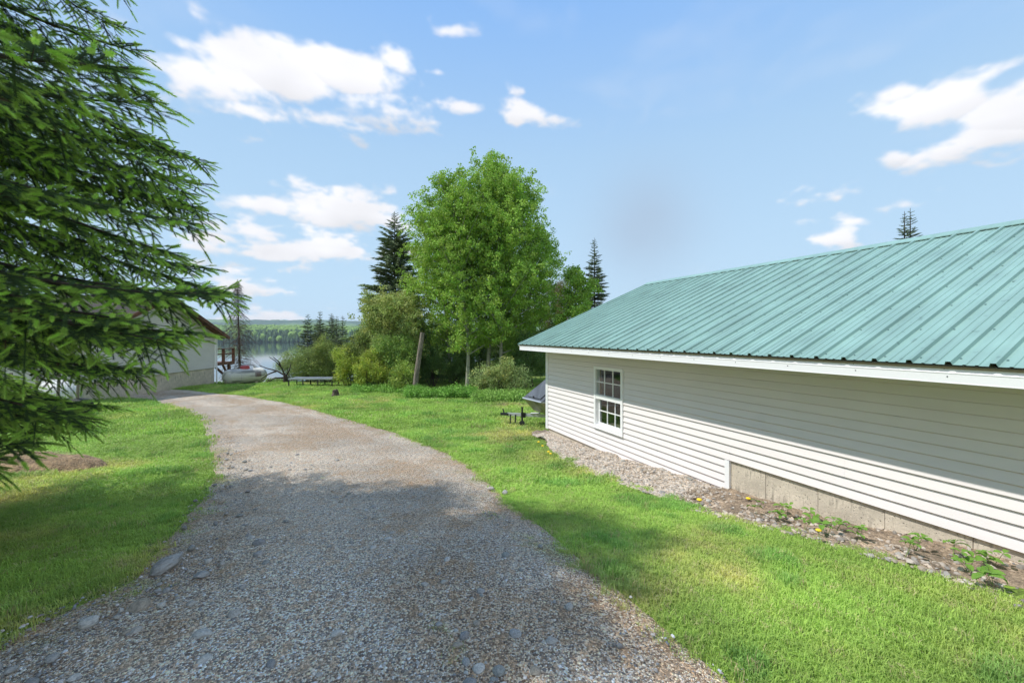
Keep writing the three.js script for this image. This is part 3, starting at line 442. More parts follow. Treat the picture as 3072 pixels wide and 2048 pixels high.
// ------------------------------------------------------------------ the large spruce at the left
{
  const T = thing('spruce_tree', 'large spruce filling the left edge with bright green new tips', 'tree', [-6.25, H(-6.25, -2.35) - 0.05, -2.35]);
  const r = rng(2024), HT = 10.7, bend = (y) => V(0.05 * Math.sin(y * 0.4), y, 0.05 * Math.cos(y * 0.3));
  { const pts = [], rad = []; for (let i = 0; i <= 24; i++) { const y = HT * i / 24; pts.push(bend(y)); rad.push(0.235 * Math.pow(1 - i / 24, 0.85) + 0.012 + (i === 0 ? 0.06 : 0)); } mesh('trunk', tube(pts, rad, 12), M.barkDark, T); }
  const old = [[], []], oldC = [[], []], fresh = [], freshC = []; let nb = 0;
  const twigs = [];
  const highWood = []; let count = 0;
  // outline of the tree as it stands towards the drive: how far right (in tenths of a degree or so) boughs reach at each height of view
  const SY = [-200, 0, 67, 130, 167, 240, 297, 322, 347, 390, 432, 450, 475], SX = [110, 150, 200, 208, 226, 232, 252, 238, 208, 152, 92, 30, -60];
  const reach = (y) => { let k = 0; while (k < SY.length - 2 && y > SY[k + 1]) k++; return lerp(SX[k], SX[k + 1], clamp((y - SY[k]) / (SY[k + 1] - SY[k]))); };
  for (let y = 1.25; y < HT - 0.3; y += y < 7 ? 0.235 : 0.37) {
    const env = (y < 2.8 ? 4.45 * smooth(-0.8, 2.5, y) : 4.45 * Math.pow(1 - (y - 2.8) / (HT - 2.5), 0.88)) + 0.1, n = y < 7 ? 8 : 5, a0 = hash3(count, 7, 1) * 6.3;
    for (let k = 0; k < n; k++) {
      const r = rng(5000 + 31 * count++), az = a0 + k / n * 6.283 + (r() - 0.5) * 0.6, hx = Math.cos(az), hz = Math.sin(az), short = 0.88 + 0.13 * r(); let L = env * (0.80 + 0.32 * r());
      // towards the view (ahead and to the right) the branches carry full detail
      const facing = hx * 0.75 - hz * 0.55 > -0.35 && y < 8.2, step = facing ? 1 : 2.0, grow = facing ? 0.86 : 1.4;
      const pitch = lerp(-0.10, 0.18, smooth(1.5, 12, y)) + (r() - 0.5) * 0.22, droop = lerp(0.24, 0.18, smooth(1, 8, y)) + 0.12 * r(), side = (r() - 0.5) * 0.4, lift = 0.10 + 0.10 * r();
      const at = (t) => { const o = bend(y), d = L * t; return V(o.x + hx * d - hz * side * d * t, o.y + L * (Math.tan(pitch) * t - droop * t * t + lift * t * t * t * t), o.z + hz * d + hx * side * d * t); };
      for (let q = 0; q < 40; q++) { const p = at(1.03).add(T.position), Z = -p.z; if (Z < 0.4 || 512 + 415 * p.x / Z < reach(335 - 415 * (p.y - EYE) / Z) * short) break; L *= 0.95; }
      const pts = [], rad = []; for (let i = 0; i <= 9; i++) { pts.push(at(i / 9)); rad.push((0.012 + 0.0085 * L) * Math.pow(1 - i / 9, 0.8) + 0.003); }
      if (y < 7) { mesh('branch', tube(pts, rad, 5), M.barkDark, T); nb++; } else highWood.push(tube(pts, rad, 5));
      const gap = 0.084 * step, up = V(0, 1, 0);
      const put = (p, dd, sc, tipShoot, inner) => {
        const kk = r() < 0.5 ? 0 : 1; old[kk].push(basis(p, dd, up, grow * sc)); const v = 0.7 + 0.6 * r(), dry = r() < 0.12 * inner; oldC[kk].push(dry ? rgb(0.14, 0.09, 0.045) : rgb(0.075 * v, 0.130 * v, 0.045 * v));
        if (tipShoot) { const q2 = p.clone().addScaledVector(dd, 0.085 * grow * sc), d2 = dd.clone(); d2.y -= 0.25; const w = 0.65 + 0.5 * r(); fresh.push(basis(q2, d2.normalize(), up, grow * (1.1 + 0.6 * r()))); freshC.push(rgb(0.60 * w, 0.82 * w, 0.18 * w)); }
      };
      for (let d = 0.12 * L + r() * gap; d < L; d += gap) {
        const t0 = clamp(d / L), tan0 = at(Math.min(1, t0 + 0.03)).sub(at(t0 - 0.03)).normalize(), sd0 = V().crossVectors(tan0, up).normalize();
        // short shoots standing on the branch itself
        for (let m = 0; m < 2; m++) if (r() < smooth(0.1, 0.5, t0)) { const dd = tan0.clone().multiplyScalar(0.6).addScaledVector(sd0, (r() - 0.5) * 1.6); dd.y += 0.15 + 0.45 * r(); put(at(t0), dd.normalize(), 0.75 + 0.4 * r(), r() < 0.75 * smooth(0.2, 0.7, t0), 0.1); }
        for (const s of [-1, 1]) {
          const t = clamp((d + (r() - 0.5) * 0.06) / L), p0 = at(t), tan = tan0, sd = sd0;
          if (r() > 0.30 + 0.70 * smooth(0.10, 0.40, t)) continue;
          const bl = (0.14 + 0.60 * Math.pow(1 - t, 0.55) * smooth(0.0, 0.35, t)) * (0.6 + 0.7 * r()), heavy = r() < 0.24, hang = (heavy ? 0.8 + 0.5 * r() : 0.05 + 0.35 * (1 - t) * r());
          const dir = tan.clone().multiplyScalar(0.55 + 0.3 * r()).addScaledVector(sd, s * (0.55 + 0.4 * r())); dir.y -= hang; dir.normalize();
          const sag = 0.12 + 0.35 * r(), tip = p0.clone().addScaledVector(dir, bl); tip.y -= bl * bl * sag;
          if (facing && bl > 0.2) twigs.push(bar(p0, tip, 0.006, 0.0025, 3));
          const ss = 0.060 * step, sdd = V().crossVectors(dir, up).normalize();
          for (let e = 0.01 + 0.03 * r(); e < bl; e += ss) {
            const f = e / bl, p = p0.clone().addScaledVector(dir, e); p.y -= e * e * sag; const last = e + ss >= bl;
            const inner = (1 - t) * (1 - f * 0.6), young = 0.14 + 0.86 * smooth(0.2, 0.75, t) * (0.5 + 0.5 * f);
            if (r() > 0.30 * inner) put(p, dir, last ? 1.05 : 0.9, last && r() < young + 0.3, inner);
            for (const ms of [-1, 1]) if (!last && r() > 0.10 + 0.45 * inner) { const dd = dir.clone().multiplyScalar(0.65).addScaledVector(sdd, ms * 0.72); dd.y += -0.25 + 0.45 * r(); put(p, dd.normalize(), 0.75 + 0.35 * r(), r() < young * 0.8, inner); }
          }
        }
      }
      // leader of the branch
      for (let m = 0; m < 6; m++) { const p = at(0.9 + m * 0.02), dd = at(1).sub(at(0.9)).normalize(); dd.x += (r() - 0.5) * 0.5; dd.z += (r() - 0.5) * 0.5; fresh.push(basis(p, dd.normalize(), up, grow)); freshC.push(rgb(0.42, 0.64, 0.125)); }
    }
  }
  mesh('upper_branches', mergeAll(highWood), M.barkDark, T).userData.kind = 'stuff';
  if (twigs.length) mesh('twigs', mergeAll(twigs), M.barkDark, T).userData.kind = 'stuff';
  old.forEach((l, k) => instances('needles', oldShoots[k], M.oldNeedle, l, T, oldC[k])); instances('new_tips', newShoot, M.newNeedle, fresh, T, freshC);
  console.log('spruce', nb, 'branches', old[0].length + old[1].length, 'old', fresh.length, 'new');
}
// ------------------------------------------------------------------ smaller conifers
function conifer(x, z, h, R, label, seed, o = {}) {
  const y0 = H(x, z) - 0.1, T = thing(o.name ?? 'spruce_tree', label, 'tree', [x, y0, z], 0, o.group), r = rng(seed), lean = o.lean ?? 0;
  const pts = [], rad = []; for (let i = 0; i <= 12; i++) { pts.push(V(lean * h * i / 12, h * i / 12, 0)); rad.push(h * 0.011 * Math.pow(1 - i / 12, 0.85) + 0.012); } mesh('trunk', tube(pts, rad, 8), o.dead ? M.deadBark : M.barkDark, T);
  const lists = [[], []], cols = [[], []], wood = []; const dens = o.dens ?? 1, c = o.color ?? [0.10, 0.14, 0.065];
  for (let y = h * (o.from ?? 0.05); y < h * 0.985; y += h * 0.017 / dens * (0.7 + 0.6 * r())) {
    const f = y / h, L = R * Math.pow(1 - f, o.pow ?? 0.85) * (0.65 + 0.5 * r()) + 0.12, az = r() * 6.283, p = V(lean * y, y, 0), pitch = o.pitch ?? lerp(-0.30, 0.45, f), n = Math.max(1, Math.round(L / 0.55));
    const d = V(Math.cos(az), pitch, Math.sin(az)).normalize();
    for (let k = 0; k < 4; k++) {
      const aa = az + k * 1.57 + (r() - 0.5) * 0.7, LL = L * (0.75 + 0.4 * r()); d.set(Math.cos(aa), pitch + (r() - 0.5) * 0.2, Math.sin(aa)).normalize();
      const tip = p.clone().addScaledVector(d, LL); if (o.dead) { const mid = p.clone().addScaledVector(d, LL * 0.5); tip.y -= LL * 0.62; mid.y -= LL * 0.12; wood.push(tube([p, mid, tip], [0.022, 0.013, 0.004], 4)); for (let m = 0; m < 14; m++) { const q = (m % 2 ? mid.clone().lerp(tip, r()) : p.clone().lerp(mid, 0.3 + 0.7 * r())); wood.push(bar(q, q.clone().add(V((r() - 0.5) * 0.5, -0.1 - 0.28 * r(), (r() - 0.5) * 0.5)), 0.009, 0.004, 3)); } continue; }
      if (LL > 0.5) wood.push(bar(p, p.clone().addScaledVector(d, LL * 0.85), 0.03, 0.01, 4));
      for (let m = 0; m < n; m++) { const s = Math.min(LL, 0.95) * (0.8 + 0.4 * r()), q = p.clone().addScaledVector(d, Math.max(0, (LL - s) * (n > 1 ? (m + 0.6 * r()) / (n - 0.5) : 1))), kk = r() < 0.5 ? 0 : 1, dd = d.clone(); dd.y += (r() - 0.6) * 0.25; q.y += (r() - 0.5) * 0.1; lists[kk].push(basis(q, dd, V((r() - 0.5) * 0.5, 1, (r() - 0.5) * 0.5), s, s, s)); const v = 0.65 + 0.7 * r(), tipc = smooth(0.4, 1, m / n) * 0.5 * r(); cols[kk].push(rgb((c[0] + tipc * 0.03) * v, (c[1] + tipc * 0.05) * v, c[2] * v)); }
    }
  }
  if (wood.length) { const w = mesh('limbs', mergeAll(wood), o.dead ? M.deadBark : M.barkDark, T); w.userData.kind = 'stuff'; }
  if (!o.dead) lists.forEach((l, k) => { if (l.length) instances('needles', sprays[k], M.oldNeedle, l, T, cols[k]); });
  return T;
}
conifer(-7.7, -27.2, 11.2, 3.7, 'tall dark spruce rising left behind the broadleaf trees', 301, { dens: 1.25, color: [0.15, 0.20, 0.08] });
[[-24.6, -50, 11.6, 2.0], [-23.9, -51.5, 11.7, 1.8], [-22.9, -49.5, 11.8, 2.0], [-22.2, -51, 11.9, 1.8], [-21.6, -50, 11.4, 1.9], [-20.7, -49, 11.0, 1.7], [-19.6, -48, 10.8, 1.7]].forEach(([x, z, h, R], i) => conifer(x, z, h, R, ['leftmost dark spruce of the group by the lake', 'second dark spruce from left in lakeside group', 'third spruce from left, tall, in lakeside group', 'fourth spruce from left, tallest, in lakeside group', 'fifth spruce from left in lakeside group', 'sixth spruce from left in lakeside group', 'lone right-hand spruce of the lakeside group'][i], 320 + i, { group: 'spruces by the lake', dens: 0.8, color: [0.12, 0.155, 0.07], pow: 0.7 }));
conifer(8.35, -42, 13.1, 2.6, 'narrow pointed spruce behind the left end of the green roof', 340, { color: [0.10, 0.14, 0.065], dens: 1.0 });
conifer(28.4, -30, 12.0, 1.9, 'left of two spruce tops showing above the roof ridge', 341, { group: 'spruce tops above the roof', dens: 0.9, from: 0.3 });
conifer(29.2, -30.4, 12.35, 1.9, 'right of two spruce tops showing above the roof ridge', 342, { group: 'spruce tops above the roof', dens: 0.9, from: 0.3 });
conifer(-7.4, 1.3, 12.6, 3.0, 'spruce beside the drive just left of the camera, shading the gravel', 343, { dens: 1.0, from: 0.1 });
conifer(-19.4, -29.6, 7.6, 1.75, 'bare dead spruce with drooping twigs behind the white tank', 350, { dead: true, name: 'dead_spruce', lean: -0.028, dens: 1.0, from: 0.12, pow: 0.7, pitch: 0.05 });

// ------------------------------------------------------------------ broadleaf trees
function broadleaf(x, z, h, o) {
  const T = thing(o.name, o.label, 'tree', [x, H(x, z) - 0.08, z], 0, o.group), r = rng(o.seed), lean = o.lean ?? [0, 0], at = (t) => V(lean[0] * h * t * t + 0.10 * Math.sin(t * 7 + o.seed), h * t, lean[1] * h * t * t + 0.10 * Math.cos(t * 6 + o.seed));
  const pts = [], rad = []; for (let i = 0; i <= 14; i++) { pts.push(at(i / 14)); rad.push(h * (o.girth ?? 0.0085) * Math.pow(1 - i / 14, 0.8) + 0.012); } mesh('trunk', tube(pts, rad, 8), o.bark ?? M.barkAspen, T);
  const lists = [[], []], cols = [[], []], c = o.color, up = V(0, 1, 0);
  const tuft = (p, s) => { const kk = r() < 0.5 ? 0 : 1, v = 0.7 + 0.6 * r(), y2 = r() * 0.3; lists[kk].push(basis(p, V(r() - 0.5, r() * 1.5, r() - 0.5), V(r() - 0.5, r() - 0.5, r() - 0.5), s)); cols[kk].push(rgb(c[0] * v * (1 + y2), c[1] * v, c[2] * v)); };
  const n = o.limbs ?? 34; let count = 0;
  for (let k = 0; k < n; k++) {
    const t = lerp(o.from ?? 0.22, 0.96, Math.pow((k + r() * 0.8) / n, 0.9)), f = (t - (o.from ?? 0.22)) / (1 - (o.from ?? 0.22)), L = o.R * (Math.sin(Math.PI * Math.pow(clamp(f * 0.9 + 0.08), 0.8)) * 0.85 + 0.22) * (0.7 + 0.5 * r()), az = k * 2.4 + (r() - 0.5), rise = lerp(0.45, 1.5, f) + (r() - 0.5) * 0.3;
    const p0 = at(t), d = V(Math.cos(az), rise, Math.sin(az)).normalize(), p1 = p0.clone().addScaledVector(d, L * 0.55), p2 = p1.clone().addScaledVector(V(d.x, d.y * 0.8 + 0.12, d.z), L * 0.55);
    mesh('limb', tube([p0, p1, p2], [h * 0.0030 + 0.008, h * 0.0018 + 0.005, 0.004], 5), o.bark ?? M.barkAspen, T);
    const m = Math.round((o.tufts ?? 62) * Math.pow(L / o.R, 1.3));
    for (let q = 0; q < m; q++) { // twigs leave the limb, tufts sit on them
      const u = 0.15 + 0.85 * Math.pow(r(), 0.7), b = u < 0.5 ? p0.clone().lerp(p1, u * 2) : p1.clone().lerp(p2, u * 2 - 1), tl = L * 0.30 * (0.3 + r()), td = V(r() - 0.5, (r() - 0.30), r() - 0.5).normalize(); const e = b.addScaledVector(td, tl); tuft(e, (o.size ?? 1) * (0.8 + 0.5 * r())); for (let w = 0; w < 2; w++) if (r() < 0.8) tuft(e.clone().add(V((r() - 0.5) * 0.34, (r() - 0.5) * 0.34, (r() - 0.5) * 0.34)), (o.size ?? 1) * (0.7 + 0.5 * r())); count++;
    }
  }
  lists.forEach((l, k) => instances('leaves', (o.geo ?? leafTufts)[k], M.leaf, l, T, cols[k])); return T;
}
const ASP = [0.30, 0.52, 0.075];
broadleaf(-1.35, -24.2, 13.3, { name: 'poplar_tree', label: 'tallest pale-trunked poplar in the middle of the clump', seed: 401, R: 2.8, limbs: 56, tufts: 36, color: ASP, group: 'poplar clump', lean: [0.02, 0] });
broadleaf(-2.5, -23.2, 11.6, { name: 'poplar_tree', label: 'leaning pale poplar at the left front of the clump', seed: 402, R: 2.9, limbs: 54, tufts: 36, from: 0.16, color: ASP, group: 'poplar clump', lean: [-0.10, 0] });
broadleaf(-0.75, -23.6, 11.8, { name: 'poplar_tree', label: 'pale poplar at the right front of the clump', seed: 403, R: 2.8, limbs: 52, tufts: 35, from: 0.16, color: ASP, group: 'poplar clump', lean: [0.10, 0.02] });
broadleaf(-3.9, -25.6, 10.4, { name: 'poplar_tree', label: 'poplar at the far left of the clump beside the spruce', seed: 404, R: 2.8, limbs: 46, tufts: 36, from: 0.14, color: [0.33, 0.53, 0.085], group: 'poplar clump', lean: [-0.06, 0] });
broadleaf(0.8, -25.8, 9.2, { name: 'poplar_tree', label: 'lower poplar at the far right of the clump', seed: 405, R: 2.5, limbs: 40, tufts: 36, from: 0.12, color: ASP, group: 'poplar clump', lean: [0.08, 0] });
broadleaf(3.65, -24, 7.0, { name: 'poplar_sapling', label: 'thin leafy poplar sapling left of the narrow spruce above the roof', seed: 406, R: 1.2, limbs: 22, tufts: 26, color: ASP, girth: 0.006, from: 0.3 });
broadleaf(-6.9, -24.3, 5.0, { name: 'maple_tree', label: 'small rounded pale-leaved tree left of the poplars, before the tall spruce', seed: 407, R: 1.9, limbs: 34, tufts: 52, color: [0.38, 0.50, 0.15], girth: 0.010, bark: M.barkDark, from: 0.2 });
broadleaf(3.2, -30, 6.6, { name: 'willow_tree', label: 'pale yellow-green willow behind the left end of the roof', seed: 408, R: 2.0, limbs: 30, tufts: 40, color: [0.20, 0.22, 0.065], geo: willowTufts, from: 0.15 });

function bush(x, z, rx, h, label, seed, color, o = {}) {
  const T = thing(o.name ?? 'bush', label, 'bush', [x, H(x, z) - 0.05, z], 0, o.group), r = rng(seed), lists = [[], []], cols = [[], []], stems = [], rz = o.rz ?? rx * 0.85, n = Math.round((o.n ?? 150) * rx * rz * h);
  const lobes = []; const nl = 7 + Math.round(rx * 7); for (let k = 0; k < nl; k++) { const a = r() * 6.28, d = Math.sqrt(r()); lobes.push([Math.cos(a) * d * rx * 0.68, h * (0.22 + 0.56 * r() * (1 - 0.5 * d * d)), Math.sin(a) * d * rz * 0.68, Math.min(rx, h) * (0.20 + 0.24 * r())]); }
  for (let k = 0; k < 6 + rx * 3; k++) { const l = lobes[k % lobes.length], b = V((r() - 0.5) * rx * 0.5, 0, (r() - 0.5) * rz * 0.5), e = V(l[0], l[1] + l[3] * 0.4, l[2]); const g = tube([b, b.clone().lerp(e, 0.5).add(V(0, 0.1 * h, 0)), e], [0.022, 0.014, 0.004], 4); mesh('stem', g, M.barkDark, T); }
  for (let q = 0; q < n; q++) {
    const l = lobes[Math.floor(r() * nl)], a = r() * 6.28, cz = r() * 2 - 1, s = Math.sqrt(1 - cz * cz), d = l[3] * (r() < 0.14 ? 1.0 + 0.7 * r() : 0.5 + 0.6 * Math.pow(r(), 0.6)); const p = V(l[0] + Math.cos(a) * s * d, Math.max(0.08, l[1] + cz * d), l[2] + Math.sin(a) * s * d), kk = q % 2, v = 0.65 + 0.7 * r(), y2 = r() < 0.2 ? 0.35 : 0;
    lists[kk].push(basis(p, V(r() - 0.5, r(), r() - 0.5), V(r() - 0.5, r() - 0.5, r() - 0.5), (o.size ?? 1) * (0.8 + 0.5 * r()))); cols[kk].push(rgb(color[0] * v * (1 + y2), color[1] * v * (1 + y2 * 0.3), color[2] * v));
  }
  lists.forEach((l, k) => instances('leaves', (o.geo ?? bushTufts)[k], M.leaf, l, T, cols[k])); return T;
}
const pxAt = (px, Z) => (px - 1536) / 1245 * Z;
const OLIVE = [0.28, 0.37, 0.09], MID = [0.23, 0.37, 0.07], YEL = [0.40, 0.50, 0.07], DEEP = [0.13, 0.23, 0.05], WIL = [0.30, 0.39, 0.12];
[[868, 27.2, 0.95, 2.0, 'low grey-green bush at the water edge, leftmost of the thicket', WIL, { geo: willowTufts }], [918, 27.0, 1.15, 2.6, 'grey-green bush behind the left end of the low platform', WIL, { geo: willowTufts }], [985, 27.0, 1.35, 3.1, 'broad rounded bush rising behind the low platform', OLIVE, { geo: willowTufts }],
  [1040, 24.2, 1.0, 2.3, 'bright yellow-green bush at the right end of the platform', YEL, {}], [1085, 25.5, 1.4, 3.2, 'olive bush between the platform and the pole', OLIVE, {}], [1120, 22.6, 1.05, 2.3, 'light green bush left of the pole, nearest the lawn', YEL, {}],
  [1180, 22.8, 1.25, 3.3, 'tall leafy bush directly left of the leaning pole', MID, {}], [1215, 21.6, 0.8, 2.0, 'low leafy bush at the foot of the leaning pole', [0.32, 0.45, 0.08], {}],
  [1300, 24.0, 1.2, 2.5, 'dark green bush just right of the leaning pole', DEEP, {}], [1365, 25.2, 1.2, 2.4, 'dark bush under the poplar trunks', DEEP, {}], [1445, 20.0, 0.75, 1.35, 'small pale bush in front of the poplar trunks', [0.36, 0.45, 0.16], {}],
  [1500, 20.2, 1.0, 1.85, 'pale olive bush in front of the poplars beside the trailer', [0.36, 0.44, 0.14], {}], [1545, 20.0, 0.8, 1.5, 'narrow-leaved olive bush close behind the trailer nose', [0.29, 0.38, 0.13], { geo: willowTufts }],
  [1585, 23.2, 1.15, 3.6, 'tall dark green bush behind the garage corner', DEEP, {}], [1655, 25, 1.5, 4.2, 'dark bush behind the left end of the roof', MID, {}], [1250, 29, 1.9, 4.4, 'dense bush deep behind the leaning pole', DEEP, { n: 110 }], [1340, 31, 2.2, 4.4, 'dense dark bush deep among the poplars', DEEP, { n: 90 }], [1440, 32, 2.2, 4.2, 'dense dark bush behind the poplar trunks', DEEP, { n: 90 }], [1540, 32, 2.3, 4.8, 'dense dark bush behind the poplars to the right', DEEP, { n: 90 }], [1120, 30, 1.8, 4.0, 'dark bush under the tall spruce', DEEP, { n: 100 }]
].forEach(([px, Z, rx, h, label, c, o], i) => bush(pxAt(px, Z), -Z, rx * 1.08, h * 1.22, label, 500 + i, c, { group: 'thicket behind the lawn', ...o }));
// leafy ground cover at the foot of the thicket
{
  const r = rng(600), lists = [[], []], cols = [[], []]; const add = (px0, px1, Z0, Z1, h, n, c) => { for (let q = 0; q < n; q++) { const px = lerp(px0, px1, r()), Z = lerp(Z0, Z1, r()), x = pxAt(px, Z), z = -Z, hh = h * (0.25 + 0.75 * noise2(x * 2.2, z * 2.2, 3)) * (0.3 + 0.7 * r()); const v = 0.7 + 0.6 * r(); lists[q % 2].push(basis(V(x, H(x, z) + hh, z), V(r() - 0.5, 1, r() - 0.5), V(r() - 0.5, 0, r() - 0.5), 0.9 + 0.4 * r())); cols[q % 2].push(rgb(c[0] * v, c[1] * v, c[2] * v)); } };
  add(1216, 1425, 18.6, 20.3, 0.50, 900, [0.24, 0.46, 0.07]); add(1060, 1220, 20.6, 23.0, 0.35, 500, [0.25, 0.45, 0.07]); add(1420, 1570, 17.2, 19.4, 0.42, 700, [0.29, 0.47, 0.09]); add(800, 860, 27.0, 28.5, 0.3, 120, [0.29, 0.40, 0.12]);
  const o = new THREE.Group(); o.name = 'ground_cover'; o.userData.kind = 'stuff'; o.userData.label = 'low leafy green plants along the thicket foot'; o.userData.category = 'ground cover'; scene.add(o);
  lists.forEach((l, k) => instances('leaves', bushTufts[k], M.leaf, l, o, cols[k]));
}

// ------------------------------------------------------------------ grass
{
  function tuftGeo(seed, n, R, h, w) { const r = rng(seed), pos = []; for (let i = 0; i < n; i++) { const a = r() * 6.28, d = R * Math.sqrt(r()), x = Math.cos(a) * d, z = Math.sin(a) * d, b = r() * 6.28, l = h * (0.55 + 0.6 * r()), lean = 0.25 + 0.75 * r(), sx = -Math.sin(b) * w / 2, sz = Math.cos(b) * w / 2, mx = x + Math.cos(b) * l * lean * 0.35, mz = z + Math.sin(b) * l * lean * 0.35, tx = x + Math.cos(b) * l * lean, tz = z + Math.sin(b) * l * lean, my = l * 0.62, ty = l * (1.05 - lean * 0.35); pos.push(x - sx, 0, z - sz, x + sx, 0, z + sz, mx + sx * 0.8, my, mz + sz * 0.8, x - sx, 0, z - sz, mx + sx * 0.8, my, mz + sz * 0.8, mx - sx * 0.8, my, mz - sz * 0.8, mx - sx * 0.8, my, mz - sz * 0.8, mx + sx * 0.8, my, mz + sz * 0.8, tx, ty, tz); } const g = new THREE.BufferGeometry(); g.setAttribute('position', new THREE.Float32BufferAttribute(pos, 3)); g.computeVertexNormals(); return g; }
  const near = [tuftGeo(1, 16, 0.05, 0.042, 0.0042), tuftGeo(2, 16, 0.055, 0.048, 0.0042)], mid = [tuftGeo(3, 18, 0.09, 0.06, 0.009), tuftGeo(4, 18, 0.10, 0.065, 0.009)], far = [tuftGeo(5, 20, 0.19, 0.075, 0.020), tuftGeo(6, 20, 0.2, 0.08, 0.020)];
  const r = rng(700), sets = { near: [[], []], mid: [[], []], far: [[], []] }, cols = { near: [[], []], mid: [[], []], far: [[], []] };
  const grow = (which, x, z, sc) => {
    const p = fbm2(x * 0.55, z * 0.55, 4, 21), q = fbm2(x * 1.7, z * 1.7, 3, 23), dry = smooth(0.50, 0.70, p * 0.6 + q * 0.4), lush = smooth(0.60, 0.72, fbm2(x * 2.4, z * 2.4, 3, 27)), v = (0.75 + 0.5 * r()) * (0.65 + 0.9 * fbm2(x * 1.1, z * 1.1, 4, 29)), k = r() < 0.5 ? 0 : 1, straw = r() < 0.04 + 0.16 * dry;
    sets[which][k].push(basis(V(x, H(x, z) - 0.004, z), V((r() - 0.5) * 0.25, 1, (r() - 0.5) * 0.25), V(Math.cos(r() * 6.28), 0, Math.sin(r() * 6.28)), sc, sc * (0.65 + 0.45 * r() + 0.75 * lush), sc));
    const c = straw ? [0.55, 0.50, 0.24] : [lerp(0.37, 0.60, dry), lerp(0.53, 0.59, dry), lerp(0.105, 0.18, dry)]; const d = straw ? 1 : 1 - 0.25 * lush; cols[which][k].push(rgb(c[0] * v * d, c[1] * v * (1 - 0.1 * lush), c[2] * v));
  };
  const free = (x, z) => !onDrive(x + (r() - 0.5) * 0.36, z + (r() - 0.5) * 0.36) && !onStrip(x, z, -0.26 * noise2(x * 5, z * 5, 8)) && !underGarage(x, z) && !(x > -9.4 && x < -7.4 && z > -8.3 && z < -6.6 && Math.hypot((x + 8.9) / 1.4, (z + 7.3) / 0.75) < 0.9 && r() > 0.15);
  const scatter = (which, n, x0, x1, z0, z1, sc) => { for (let i = 0; i < n; i++) { const x = lerp(x0, x1, r()), z = lerp(z0, z1, r()); if (Math.abs(x / z) > 1.45 && z < -2) continue; if (free(x, z)) grow(which, x, z, sc * (0.8 + 0.4 * r())); } };
  scatter('near', 16000, -6.5, -2.6, -5.6, -1.6, 1); scatter('near', 30000, -0.2, 4.2, -6.2, -1.6, 1);
  scatter('mid', 13000, -11, -3, -10.5, -5.4, 1); scatter('mid', 15000, -3, 2.2, -11.5, -5.8, 1);
  scatter('far', 26000, -24, 4, -28, -10, 1);
  for (let i = 0; i < 1500; i++) { // straggling blades on the gravel, mostly near its edges and along the middle ridge
    const Z = 2.1 + 7 * r() * r(), t = r() < 0.5 ? (r() < 0.5 ? 0.03 + 0.1 * r() : 0.9 + 0.1 * r()) : 0.60 + 0.14 * (r() - 0.5); let j = 0; while (j < NV && -EL[j].z < Z) j++; const x = lerp(EL[j].x, ER[j].x, t), z = -Z; if (fbm2(x * 2.2, z * 2.2, 3, 44) < 0.53) continue; grow('near', x + (r() - 0.5) * 0.1, z, 0.55 + 0.4 * r()); }
  const o = new THREE.Group(); o.name = 'lawn_grass'; o.userData.kind = 'stuff'; o.userData.label = 'mown green grass of the lawns beside the gravel'; o.userData.category = 'grass'; scene.add(o);
  for (const [w, gs] of Object.entries({ near, mid, far })) gs.forEach((g, k) => instances('blades', g, M.grass, sets[w][k], o, cols[w][k]));
}

